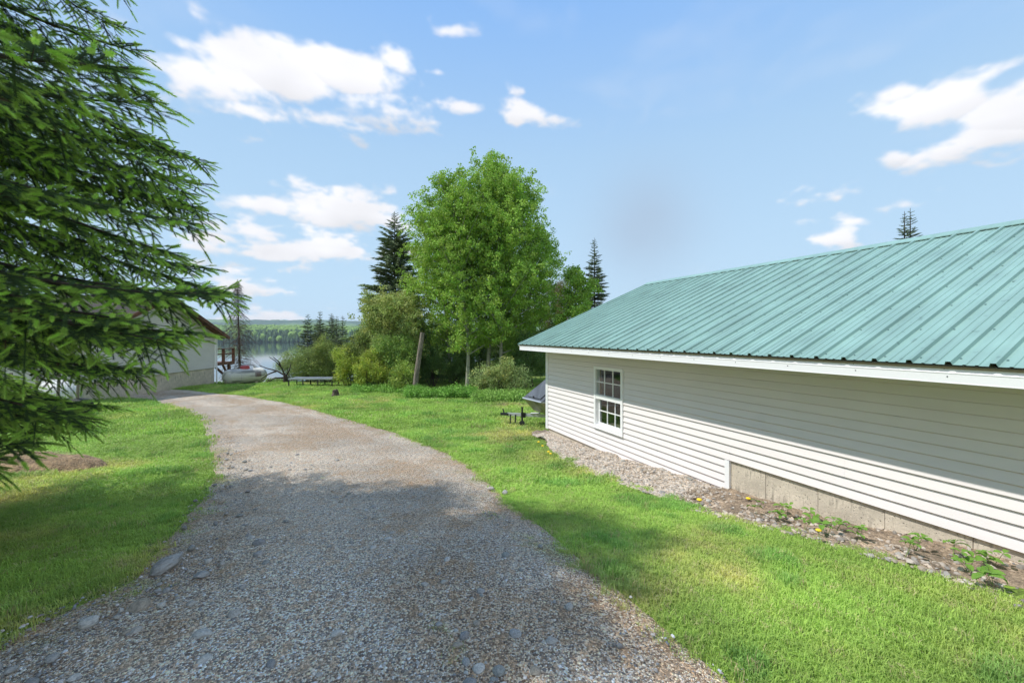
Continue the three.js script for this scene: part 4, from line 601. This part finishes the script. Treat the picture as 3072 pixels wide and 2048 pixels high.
// ------------------------------------------------------------------ far shore
{
  const hill = (name, zs, top, col, bumpy, seed, x0, x1, nx, nz) => { // ridge across the view, rising from zs[0] to zs[1], then falling
    const pos = [], c = [], idx = []; for (let j = 0; j <= nz; j++) for (let i = 0; i <= nx; i++) { const x = lerp(x0, x1, i / nx), t = j / nz, zz = -lerp(zs[0], zs[2], t), e = top(x) * (t < 0.6 ? smooth(-0.05, 0.6, t) : 1 - 0.4 * smooth(0.6, 1, t)); const y = lerp(LAKE - 0.5, e, clamp(t * 40)) + (t > 0.02 ? (noise2(x * bumpy[0], zz * bumpy[0], seed) - 0.5) * bumpy[1] : 0); pos.push(x, t === 0 ? LAKE - 2 : Math.max(y, LAKE + 0.3), zz); const v = 0.7 + 0.6 * noise2(x * bumpy[0] * 1.7, zz * bumpy[0] * 1.7, seed + 3), d = smooth(0.5, 0.62, fbm2(x * 0.006, zz * 0.006, 3, seed + 5)); c.push(lerp(col[0], col[0] * 0.45, d) * v, lerp(col[1], col[1] * 0.5, d) * v, lerp(col[2], col[2] * 0.8, d) * v); }
    for (let j = 0; j < nz; j++) for (let i = 0; i < nx; i++) { const a = j * (nx + 1) + i, b = a + nx + 1; idx.push(a, a + 1, b, b, a + 1, b + 1); }
    const g = new THREE.BufferGeometry(); g.setAttribute('position', new THREE.Float32BufferAttribute(pos, 3)); g.setAttribute('color', new THREE.Float32BufferAttribute(c, 3)); g.setIndex(idx); g.computeVertexNormals(); return struct(name, g, std({ vertexColors: true, roughness: 1 })); };
  const topA = (x) => 3 + 14 * fbm2(x * 0.004, 1.5, 3, 61) + 6 * smooth(-250, -700, x), topB = (x) => 74 + 40 * (fbm2(x * 0.0022, 2.5, 4, 62) - 0.5) + 10 * smooth(-700, -1300, x) * smooth(-2400, -1700, x);
  hill('far_shore_hill', [715, 1000, 1250], topA, [0.05, 0.10, 0.03], [0.06, 2], 63, -2300, 1800, 200, 30);
  hill('far_ridge_hill', [1500, 2100, 2600], topB, [0.12, 0.20, 0.08], [0.05, 9], 64, -4600, 3600, 420, 46);
  const r = rng(800), crown = (seed, conif) => { const g = new THREE.IcosahedronGeometry(1, 1), p = g.attributes.position, v = V(); for (let i = 0; i < p.count; i++) { v.fromBufferAttribute(p, i); const k = 0.72 + 0.5 * noise3(v.x * 2 + seed, v.y * 2, v.z * 2); const taper = conif ? 0.62 - 0.5 * v.y : 1; p.setXYZ(i, v.x * k * taper, v.y * (conif ? 1.5 : 1) * k, v.z * k * taper); } g.computeVertexNormals(); return g; };
  const geos = [crown(1, false), crown(4, false), crown(7, true)], lists = [[], [], []], cols = [[], [], []];
  for (let i = 0; i < 12000; i++) { const zz = -lerp(718, 1090, Math.pow(r(), 1.15)), x = zz * lerp(0.15, 0.98, r()), t = (-zz - 715) / (1250 - 715), e = topA(x) * (t < 0.6 ? smooth(-0.05, 0.6, t) : 1 - 0.4 * smooth(0.6, 1, t)), y = Math.max(lerp(LAKE - 0.5, e, clamp(t * 40)), LAKE + 0.3), dark = fbm2(x * 0.012, zz * 0.012, 3, 66) + 0.25 * smooth(60, 0, -zz - 715), con = r() < smooth(0.45, 0.62, dark) * 0.9; const k = con ? 2 : i % 2, s = con ? 3.6 + 2 * r() : 4.2 + 2.6 * r(); lists[k].push(basis(V(x, y + s * 0.75, zz), V((r() - 0.5) * 0.2, 1, (r() - 0.5) * 0.2), V(Math.cos(i), 0, Math.sin(i)), s, s * (1 + 0.3 * r()), s)); const v = 0.7 + 0.6 * r(); cols[k].push(con ? rgb(0.07 * v, 0.12 * v, 0.055 * v) : rgb(0.17 * v, 0.27 * v, 0.06 * v)); }
  const o = new THREE.Group(); o.name = 'far_forest'; o.userData.kind = 'stuff'; o.userData.label = 'distant forest covering the far shore of the lake'; o.userData.category = 'forest'; scene.add(o);
  geos.forEach((g, k) => instances('tree_crowns', g, std({ color: rgb(1, 1, 1), roughness: 1 }), lists[k], o, cols[k]));
}

scene.fog = new THREE.FogExp2(new THREE.Color(0.75, 0.86, 1.0), 0.00016);
// ------------------------------------------------------------------ propane tank on the lawn edge
{
  const x = pxAt(735, 26.0), z = -26.0, T = thing('gas_tank', 'streaked white gas tank with red lid on the lawn edge', 'tank', [x, H(x, z), z], 1.02), R = 0.475, L = 1.75, pts = [];
  for (let i = 0; i <= 10; i++) { const a = i / 10 * Math.PI / 2; pts.push(new THREE.Vector2(Math.sin(a) * R + 1e-4, -L / 2 - Math.cos(a) * 0.40)); } for (let i = 1; i < 8; i++) pts.push(new THREE.Vector2(R, -L / 2 + L * i / 8)); for (let i = 10; i >= 0; i--) { const a = i / 10 * Math.PI / 2; pts.push(new THREE.Vector2(Math.sin(a) * R + 1e-4, L / 2 + Math.cos(a) * 0.40)); }
  const g = new THREE.LatheGeometry(pts, 36); g.rotateZ(Math.PI / 2); g.translate(0, 0.50, 0); const shell = mesh('shell', g, std({ map: rep(tankMap, 1.4, 1.2), color: rgb(0.86, 0.86, 0.84), roughness: 0.5 }), T);
  for (const s of [-0.44, 0.44]) { const w = new THREE.TorusGeometry(R + 0.001, 0.006, 6, 36); w.rotateY(Math.PI / 2); w.translate(s, 0.50, 0); mesh('weld_seam', w, std({ color: rgb(0.5, 0.5, 0.49) }), T); }
  const lid = new THREE.CylinderGeometry(0.26, 0.28, 0.17, 20); lid.scale(1, 1, 0.75); lid.translate(-0.02, 1.03, 0); mesh('lid', mergeAll([lid, new THREE.SphereGeometry(0.26, 20, 6, 0, 6.28, 0, 1.57).scale(1, 0.22, 0.75).translate(-0.02, 1.114, 0)]), std({ color: rgb(0.48, 0.075, 0.085), roughness: 0.5 }), T);
  const label = []; for (let a = 0; a < 4; a++) { const c = new THREE.CylinderGeometry(R + 0.004, R + 0.004, 0.36, 6, 1, true, -0.1 + a * 0.16, 0.115); c.rotateZ(Math.PI / 2); c.translate(0.55, 0.5, 0); label.push(c); }
  mesh('warning_label', mergeAll(label), std({ color: rgb(0.16, 0.08, 0.09), roughness: 0.6, side: THREE.DoubleSide }), T);
  for (const s of [-0.55, 0.55]) { mesh('lifting_lug', box(s - 0.05, s + 0.05, 0.96, 1.05, -0.012, 0.012), M.steel, T); mesh('saddle', box(s - 0.08, s + 0.08, -0.12, 0.16, -0.3, 0.3), M.concrete, T); }
}
// ------------------------------------------------------------------ house by the lake, mostly behind the spruce
{
  const T = thing('lake_house', 'white-sided lake house with brown eaves behind the spruce', 'house', [-18.43, -1.18, -25.7]);
  // local x runs from the visible corner back towards the camera along the gable wall; local z points away from the camera's side
  const W = 8.6, D = 11, EV = 3.0, SL = 0.43, base = 0.95, LP = 0.119; T.rotation.y = -Math.PI / 2 + 0.087;
  // local +x = towards the camera (world +z), local +z = world -x (into the house), so the gable wall faces local -z
  const wallM = phys({ map: vinylMap, color: rgb(0.68, 0.665, 0.64), roughness: 0.6 });
  const out = (x0, x1, y0, y1, z0, z1) => box(x0, x1, y0, y1, Math.min(z0, z1), Math.max(z0, z1));
  mesh('foundation', out(0, W, -0.7, base, 0.03, D), M.concrete, T);
  const s = new THREE.Shape([[0, base], [W, base], [W, EV], [W / 2, EV + W / 2 * SL], [0, EV]].map(([a, b]) => new THREE.Vector2(a, b))); const g = new THREE.ExtrudeGeometry(s, { depth: D, bevelEnabled: false }); mesh('wall', g, wallM, T);
  for (let k = 0; k < 34; k++) { const y = base + k * LP, a = Math.max(0, (y + LP - EV) / SL), x0 = a, x1 = W - a; if (x1 - x0 < 0.2) break; const P = (x, t, z) => [x, y + t, z], T2 = [...quad(P(x1, 0, -0.034), P(x0, 0, -0.034), P(x0, LP, -0.004), P(x1, LP, -0.004)), ...quad(P(x1, 0, -0.001), P(x0, 0, -0.001), P(x0, 0, -0.034), P(x1, 0, -0.034))]; mesh('siding_course', faceSet(T2, T2.flatMap((t) => t.flatMap((p) => [p[0] * 0.4, p[1]]))), wallM, T); }
  mesh('corner_post', out(-0.04, 0.07, base - 0.02, EV, -0.05, 0.06), M.trim, T); mesh('downpipe', bar(V(-0.10, -0.35, -0.06), V(-0.10, EV - 0.1, -0.06), 0.07, 0.07, 8), M.trim, T);
  const roofM = std({ map: barkMap, color: rgb(0.22, 0.18, 0.15) }), len = W / 2 + 0.65;
  for (const sg of [-1, 1]) { const rg = new THREE.BoxGeometry(Math.hypot(len, len * SL), 0.10, D + 1.0); rg.rotateZ(-sg * Math.atan(SL)); rg.translate(W / 2 + sg * len / 2, EV + (W / 2) * SL - len * SL / 2 + 0.10, D / 2); mesh('roof', rg, roofM, T);
    const fb = new THREE.BoxGeometry(Math.hypot(len, len * SL), 0.18, 0.03); fb.rotateZ(-sg * Math.atan(SL)); fb.translate(W / 2 + sg * len / 2, EV + (W / 2) * SL - len * SL / 2 + 0.05, -0.52); mesh('rake_board', fb, M.stainWood, T);
    const sf = new THREE.BoxGeometry(Math.hypot(len, len * SL) - 0.05, 0.02, 0.5); sf.rotateZ(-sg * Math.atan(SL)); sf.translate(W / 2 + sg * len / 2, EV + (W / 2) * SL - len * SL / 2 + 0.01, -0.26); mesh('soffit', sf, M.stainWood, T); }
  // deck on the lake side
  const dk = mesh('deck', mergeAll([out(-2.1, -0.04, 1.05, 1.2, 0.02, 5), out(-2.12, -0.04, 1.04, 1.22, -0.02, 0.02)]), M.stainWood, T);
  for (const px of [-0.95, -2.05]) mesh('post', out(px - 0.07, px + 0.07, 1.2, 2.05, -0.03, 0.10), M.stainWood, dk);
  mesh('rail', out(-2.1, -0.05, 1.70, 1.78, 0, 0.06), M.stainWood, dk); mesh('rail', out(-2.12, -0.05, 2.05, 2.1, -0.04, 0.11), M.stainWood, dk);
  mesh('support_post', out(-1.75, -1.6, -0.9, 1.05, 0.03, 0.17), M.stainWood, dk); mesh('brace', bar(V(-0.15, 1.0, 0.08), V(-1.62, 0.05, 0.08), 0.12, 0.09), M.stainWood, dk); mesh('brace', bar(V(-1.0, 1.03, 0.1), V(-1.66, 0.2, 0.1), 0.10, 0.09), M.stainWood, dk);
}

// ------------------------------------------------------------------ trailer behind the garage corner
{
  const A = V(0.97, 0, 0.243), B = V(-0.243, 0, 0.97), tip = V(0.31, 0, -12.1), T = thing('cargo_trailer', 'grey trailer with pointed slanting nose behind the garage corner', 'trailer', [tip.x, H(0.3, -12.1), tip.z], Math.atan2(-A.z, A.x));
  const g0 = T.position.y, Y = (w) => w - g0; // local x back along the trailer, local z towards the camera
  const ring = (back, half, y, vee, len) => [[back, y, 0], [back + vee, y, half], [back + len, y, half], [back + len, y, -half], [back + vee, y, -half]];
  const mid = ring(0, 0.69, Y(-0.07), 0.67, 3.2), bot = ring(0.33, 0.60, Y(-0.42), 0.55, 2.8), top = ring(0.95, 0.60, Y(0.72), 0.55, 2.1);
  const wallOf = (lo, hi, ks) => ks.flatMap((k) => { const n = (k + 1) % 5; return quad(lo[k], lo[n], hi[n], hi[k]); });
  const flip = (t) => t.map(([a, b, c]) => [a, c, b]), capOf = (r) => [[r[0], r[1], r[4]], [r[1], r[2], r[3]], [r[1], r[3], r[4]]];
  const grey = std({ map: stoneMap, color: rgb(0.15, 0.165, 0.195), roughness: 0.42 }), plate = std({ map: stoneMap, color: rgb(0.62, 0.58, 0.47), metalness: 0.75, roughness: 0.38 });
  const uvd = (t) => faceSet(t, t.flatMap((q) => q.flatMap((p) => [p[0], p[1] + p[2]])));
  mesh('cover', uvd([...wallOf(mid, top, [0, 1, 2, 3, 4]), ...flip(capOf(top))]), grey, T);
  mesh('lower_shell', uvd([...wallOf(bot, mid, [0, 1, 2, 3, 4]), ...capOf(bot)]), plate, T);
  for (const [a, b] of [[0, 1], [1, 2], [4, 0]]) mesh('rub_rail', bar(V(...mid[a]), V(...mid[b]), 0.025, 0.035), M.steel, T);
  // hatch on the near front slope
  const P = (u, v) => { const a = V(...mid[0]).lerp(V(...mid[1]), u), b = V(...top[0]).lerp(V(...top[1]), u); return a.lerp(b, v); }, nrm = V().crossVectors(P(1, 0).sub(P(0, 0)), P(0, 1).sub(P(0, 0))).normalize();
  const hatch = (u0, u1, v0, v1, h) => { const b = [P(u0, v0), P(u1, v0), P(u1, v1), P(u0, v1)], t = b.map((p) => p.clone().addScaledVector(nrm, h)), q = (i) => b[i].toArray(), w = (i) => t[i].toArray(); return uvd([...quad(w(0), w(1), w(2), w(3)), ...[0, 1, 2, 3].flatMap((i) => quad(q(i), q((i + 1) % 4), w((i + 1) % 4), w(i)))]); };
  mesh('hatch', hatch(0.16, 0.86, 0.08, 0.62, 0.03), grey, T); mesh('hatch_latch', new THREE.SphereGeometry(0.028, 8, 6).translate(...P(0.5, 0.09).addScaledVector(nrm, 0.04).toArray()), M.blackSteel, T);
  mesh('clearance_lamp', new THREE.BoxGeometry(0.10, 0.05, 0.06).translate(...P(0.10, 0.86).addScaledVector(nrm, 0.03).toArray()), std({ color: rgb(0.75, 0.16, 0.03), roughness: 0.35 }), T);
  const ty = Y(-0.56);
  mesh('tongue', mergeAll([box(-0.45, 1.6, ty - 0.04, ty + 0.04, -0.03, 0.03), bar(V(0.25, ty + 0.05, 0.02), V(0.55, ty + 0.10, 0.2), 0.04)]), std({ color: rgb(0.62, 0.62, 0.63), metalness: 0.5, roughness: 0.5 }), T);
  mesh('coupler', mergeAll([box(-0.66, -0.42, ty - 0.035, ty + 0.03, -0.045, 0.045), bar(V(-0.56, ty + 0.02, 0), V(-0.6, ty + 0.15, 0), 0.03), bar(V(-0.35, ty, 0.05), V(-0.36, Y(H(-0.1, -12.3)), 0.05), 0.03), bar(V(-0.2, ty, 0.05), V(-0.21, Y(H(0, -12.3)) + 0.08, 0.05), 0.035)]), M.blackSteel, T);
  const gy = Y(H(0.3, -12.2));
  mesh('jack', mergeAll([bar(V(0.0, gy + 0.06, 0.06), V(0.0, ty + 0.24, 0.06), 0.055, 0.055, 8), box(-0.04, 0.10, ty - 0.07, ty + 0.07, 0.032, 0.055)]), M.blackSteel, T);
  const wh = new THREE.CylinderGeometry(0.075, 0.075, 0.04, 16); wh.rotateX(Math.PI / 2); wh.translate(0.0, gy + 0.075, 0.075); mesh('jack_wheel', wh, M.darkRubber, T);
  for (const s of [-1, 1]) { const w = new THREE.CylinderGeometry(0.27, 0.27, 0.17, 20); w.rotateX(Math.PI / 2); w.translate(2.1, gy + 0.27, s * 0.78); mesh('wheel', w, M.darkRubber, T); }
  mesh('axle', box(2.06, 2.14, gy + 0.22, gy + 0.62, -0.7, 0.7), M.blackSteel, T);
}
// ------------------------------------------------------------------ leaning pole
{ const x = pxAt(1240, 20.3), z = -20.3, p = mesh('wooden_pole', tube([V(0, -0.3, 0), V(0.16, 1.0, 0), V(0.33, 2.2, 0.02), V(0.46, 3.02, 0.03)], [0.135, 0.128, 0.115, 0.105], 12), M.greyWood, scene); p.position.set(x, H(x, z), z); tag(p, 'weathered wooden pole leaning to the right before the thicket', 'pole'); const c = new THREE.CircleGeometry(0.105, 12); c.rotateX(-Math.PI / 2); c.translate(0.46, 3.02, 0.03); mesh('cut_top', c, M.greyWood, p); }
// ------------------------------------------------------------------ low platform on legs
{
  const x0 = -12.75, x1 = -10.35, z0 = -24.2, xm = (x0 + x1) / 2, T = thing('low_platform', 'low grey metal platform on short dark legs at lawn edge', 'platform', [xm, H(xm, -24.2), z0], 0.03);
  mesh('frame', mergeAll([box(-1.25, 1.25, 0.40, 0.46, -0.5, -0.47), box(-1.25, 1.25, 0.40, 0.46, 0.47, 0.5), box(-1.26, -1.22, 0.40, 0.455, -0.47, 0.47), box(1.22, 1.26, 0.40, 0.455, -0.47, 0.47)]), M.steel, T);
  for (let k = 0; k < 3; k++) mesh('deck_panel', box(-1.21 + k * 0.81, -1.21 + k * 0.81 + 0.79, 0.44, 0.47, -0.465, 0.465), std({ map: stoneMap, color: rgb(0.30, 0.34, 0.40), roughness: 0.5 }), T);
  for (const [a, b] of [[-1.22, 0.48], [-0.42, 0.48], [0.42, 0.48], [1.22, 0.48], [-1.22, -0.48], [-0.42, -0.48], [0.42, -0.48], [1.22, -0.48]]) mesh('leg', box(a - 0.025, a + 0.025, -0.12, 0.405, b - 0.026, b + 0.022), M.blackSteel, T);
}
// ------------------------------------------------------------------ stumps and driftwood
{
  const r = rng(900), x = -8.35, z = -19.6, T = thing('tree_stump', 'small rotten tree stump standing on the lawn', 'stump', [x, H(x, z), z]); T.scale.setScalar(0.62); const g = new THREE.CylinderGeometry(0.20, 0.27, 0.55, 18, 8), p = g.attributes.position; for (let i = 0; i < p.count; i++) { const a = Math.atan2(p.getZ(i), p.getX(i)), y = p.getY(i), k = 1 + 0.28 * (noise3(Math.cos(a) * 2 + 3, y * 5, Math.sin(a) * 2) - 0.5) + (y < -0.2 ? 0.2 * noise3(a * 2, 1, 1) : 0); p.setXYZ(i, p.getX(i) * k, y + (y > 0.25 ? (noise3(p.getX(i) * 9, 2, p.getZ(i) * 9) - 0.5) * 0.22 : 0), p.getZ(i) * k); } g.translate(0, 0.24, 0); g.computeVertexNormals(); mesh('trunk', g, M.deadBark, T);
  for (let k = 0; k < 4; k++) { const a = k * 1.6 + 0.4; mesh('root', tube([V(Math.cos(a) * 0.15, 0.12, Math.sin(a) * 0.15), V(Math.cos(a) * 0.36, 0.03, Math.sin(a) * 0.36), V(Math.cos(a) * 0.55, -0.05, Math.sin(a) * 0.55)], [0.07, 0.05, 0.02], 6), M.deadBark, T); }
  const dx = -14.15, dz = -25.9, D = thing('dead_branch', 'dark bare branching driftwood on a short stump by the water', 'driftwood', [dx, H(dx, dz), dz]); mesh('trunk', tube([V(0, -0.1, 0), V(0, 0.2, 0), V(-0.03, 0.5, 0)], [0.16, 0.13, 0.10], 9), M.barkDark, D);
  for (const P of [[V(-0.03, 0.45, 0), V(-0.25, 0.95, 0), V(-0.6, 1.35, 0.05), V(-0.95, 1.6, 0.1)], [V(-0.03, 0.45, 0), V(-0.5, 0.75, 0.1), V(-1.1, 0.9, 0.1), V(-1.6, 1.1, 0.1)], [V(-0.5, 0.74, 0.1), V(-0.95, 0.55, 0.2), V(-1.35, 0.25, 0.3)], [V(-0.05, 0.3, 0), V(-0.5, 0.32, 0.25), V(-0.95, 0.05, 0.5)], [V(-0.3, 1.0, 0), V(-0.35, 1.3, 0.1), V(-0.65, 1.6, 0.2)], [V(0.02, 0.4, 0), V(0.25, 0.8, 0), V(0.35, 1.2, 0)]]) mesh('limb', tube(P, P.map((_, i) => 0.045 * (1 - i / P.length) + 0.008), 6), M.barkDark, D);
}
// ------------------------------------------------------------------ litter mound under the spruce, at the frame's left edge
{
  const g = new THREE.SphereGeometry(1, 40, 14, 0, 6.2832, 0, 1.5708), p = g.attributes.position, uv = g.attributes.uv; for (let i = 0; i < p.count; i++) { const x = p.getX(i) * 1.7, y = p.getY(i), z = p.getZ(i) * 0.62, n = fbm3(x * 3, y * 3, z * 3, 3) - 0.5; p.setXYZ(i, x, y * 0.28 + n * 0.14, z); uv.setXY(i, x, z); } g.computeVertexNormals();
  const col = new Float32Array(p.count * 3); for (let i = 0; i < p.count; i++) { const k = 0.8 + 0.5 * noise3(p.getX(i) * 5, p.getZ(i) * 5, 3); col.set([0.80 * k, 0.70 * k, 0.55 * k], i * 3); } g.setAttribute('color', new THREE.Float32BufferAttribute(col, 3));
  const m = struct('needle_litter_mound', g, M.soil); m.position.set(-8.9, H(-8.9, -7.3) - 0.05, -7.3);
  const r = rng(910), list = [], cols = []; const blade = new THREE.BufferGeometry(); blade.setAttribute('position', new THREE.Float32BufferAttribute([-0.5, 0, 0, 0.5, 0, 0.0, 0, 0.04, 1], 3)); blade.computeVertexNormals();
  for (let i = 0; i < 1800; i++) { const a = r() * 6.28, d = Math.sqrt(r()) * 1.05, x = Math.cos(a) * d * 1.65, z = Math.sin(a) * d * 0.62, y = 0.28 * Math.sqrt(Math.max(0, 1 - Math.min(1, d * d))) + 0.03; list.push(basis(V(x, y, z), V((r() - 0.5) * 0.8, 1, (r() - 0.5) * 0.8), V(Math.cos(r() * 6.28), 0, Math.sin(r() * 6.28)), 0.005, 0.09, 0.10)); const k = 0.7 + 0.6 * r(); cols.push(rgb(0.46 * k, 0.35 * k, 0.20 * k)); }
  instances('dry_litter', blade, M.grass, list, m, cols);
}
// ------------------------------------------------------------------ fence and things behind the spruce's low branches
{
  const z = -13.8, x0 = -17.6, T = thing('wire_fence', 'low wire mesh fence with grey wooden posts behind the spruce', 'fence', [x0, H(x0, z), z]);
  const posts = [0, 0.85, 1.72, 2.45, 3.1]; for (const a of posts) { const y = H(x0 + a, z) - T.position.y; mesh('post', bar(V(a, y - 0.2, 0), V(a + 0.08, y + 1.45, 0), 0.09, 0.08, 8), M.greyWood, T); }
  mesh('rail', bar(V(-0.4, 0.12, 0.03), V(3.2, 0.10, 0.03), 0.14, 0.06), M.greyWood, T);
  const w = []; for (let y = 0.15; y < 1.35; y += 0.09) w.push(bar(V(0, y, 0.05), V(3.1, y, 0.05), 0.004)); for (let a = 0; a < 3.1; a += 0.09) w.push(bar(V(a, 0.13, 0.052), V(a, 1.33, 0.052), 0.004)); mesh('wire_mesh', mergeAll(w), M.steel, T).userData.kind = 'stuff';
  const wx = -17.2, wz = -15.6, s = new THREE.SphereGeometry(1, 32, 20); s.scale(0.85, 0.62, 0.6); s.translate(0, 0.52, 0); const sh = mesh('white_shell', s, std({ map: tankMap, color: rgb(0.85, 0.86, 0.88), roughness: 0.5 }), scene); sh.position.set(wx, H(wx, wz) - 0.05, wz); tag(sh, 'rounded white shell standing behind the wire fence', 'shell');
  const hx = -19.0, hz = -14.6, hull = new THREE.SphereGeometry(1, 28, 12, 0, 6.2832, 0, 1.5708), hp = hull.attributes.position; for (let i = 0; i < hp.count; i++) { const t = hp.getX(i); hp.setXYZ(i, t * 1.7, hp.getY(i) * 0.42, hp.getZ(i) * 0.45 * (1 - 0.45 * t * t)); } hull.computeVertexNormals();
  const cn = thing('upturned_canoe', 'faded red upturned hull behind the fence at the left edge', 'boat', [hx, H(hx, hz) + 0.12, hz], 0.15); mesh('hull', hull, std({ map: stoneMap, color: rgb(0.62, 0.22, 0.22), roughness: 0.6 }), cn); mesh('gunwale', new THREE.TorusGeometry(1, 0.03, 6, 40).rotateX(Math.PI / 2).scale(1.66, 1.5, 0.38), std({ color: rgb(0.14, 0.35, 0.28) }), cn); mesh('trestle', mergeAll([box(-0.8, -0.7, -0.2, 0.03, -0.25, 0.25), box(0.7, 0.8, -0.2, 0.03, -0.25, 0.25)]), M.greyWood, cn);
  const tx = -14.5, tz = -13.9, tub = mesh('dark_tub', new THREE.LatheGeometry([[0, 0], [0.26, 0], [0.33, 0.18], [0.34, 0.38], [0.28, 0.5], [0.12, 0.56], [0, 0.57]].map(([a, b]) => new THREE.Vector2(a, b)), 20), M.darkRubber, scene); tub.position.set(tx, H(tx, tz), tz); tag(tub, 'dark rounded tub on the grass at the fence end', 'tub');
}
// ------------------------------------------------------------------ seedlings and dandelions along the wall
{
  const leaf = (() => { const T = []; for (let k = 0; k < 3; k++) { const a = k * 2.1, c = Math.cos(a), s = Math.sin(a), P = (u, v, w) => [c * u - s * v, w, s * u + c * v], rows = [[0.008, 0.004, 0], [0.03, 0.024, 0.012], [0.055, 0.026, 0.014], [0.078, 0.014, 0.004], [0.088, 0.001, -0.004]]; for (let i = 0; i < 4; i++) { const [u, w, h] = rows[i], [u2, w2, h2] = rows[i + 1]; T.push(...quad(P(u, 0, h - 0.006), P(u, w, h), P(u2, w2, h2), P(u2, 0, h2 - 0.006)), ...quad(P(u, 0, h - 0.006), P(u2, 0, h2 - 0.006), P(u2, -w2, h2), P(u, -w, h))); } } return faceSet(T); })();
  const lm = leafMat(0.20, 0.38, 0.05, 0.4), stem = std({ color: rgb(0.2, 0.26, 0.08) }), r = rng(950), yel = std({ color: rgb(0.85, 0.60, 0.02), roughness: 0.7 });
  const ORD = 'first second third fourth fifth sixth seventh eighth ninth tenth eleventh twelfth thirteenth fourteenth fifteenth sixteenth'.split(' ');
  [[6.0, 0.55], [6.15, 0.26], [6.3, 0.62], [6.42, 0.30], [6.62, 0.70], [6.78, 0.5], [6.85, 0.76], [7.05, 0.62], [7.35, 0.42], [7.38, 0.66], [7.55, 0.34], [7.72, 0.56], [7.75, 0.28], [7.88, 0.68], [8.02, 0.36], [8.1, 0.6]].forEach(([a, o], i) => { const [x, z] = fromG(a, o), T = thing('seedling', `small green seedling in the soil, ${ORD[i]} one from the wall step`, 'seedling', [x, H(x, z) + 0.05, z], r() * 6, 'seedlings in the soil by the wall'); const n = 2 + Math.floor(r() * 3); for (let k = 0; k < n; k++) { const e = V((r() - 0.5) * 0.10, 0.05 + 0.07 * r(), (r() - 0.5) * 0.10); mesh('stem', bar(V(0, -0.03, 0), e, 0.004, 0.003, 4), stem, T); const l = mesh('leaf', leaf, lm, T); l.position.copy(e); l.rotation.set((r() - 0.5) * 0.7, r() * 6, (r() - 0.5) * 0.7); l.scale.setScalar(0.6 + 0.5 * r()); } });
  const head = mergeAll([new THREE.SphereGeometry(0.020, 10, 5, 0, 6.28, 0, 1.57).scale(1, 0.5, 1), new THREE.CylinderGeometry(0.020, 0.006, 0.010, 10).translate(0, -0.005, 0)]);
  [[0.9, 0.72], [1.35, 0.86], [1.9, 1.02], [2.05, 1.04], [5.6, 1.0], [5.66, 0.22], [6.9, 0.95]].forEach(([a, o], i) => { const [x, z] = fromG(a, o), T = thing('dandelion', `yellow dandelion along the rubble, ${ORD[i]} one from the garage corner`, 'dandelion', [x, H(x, z), z], r() * 6, 'dandelions along the rubble'), h = 0.10 + 0.06 * r(); mesh('stem', bar(V(0, -0.02, 0), V(0.01, h, 0), 0.005, 0.004, 5), stem, T); const f = mesh('flower', head, yel, T); f.position.set(0.01, h, 0); f.scale.setScalar(1.2 + 0.4 * r()); });
}
renderer.render(scene, camera);
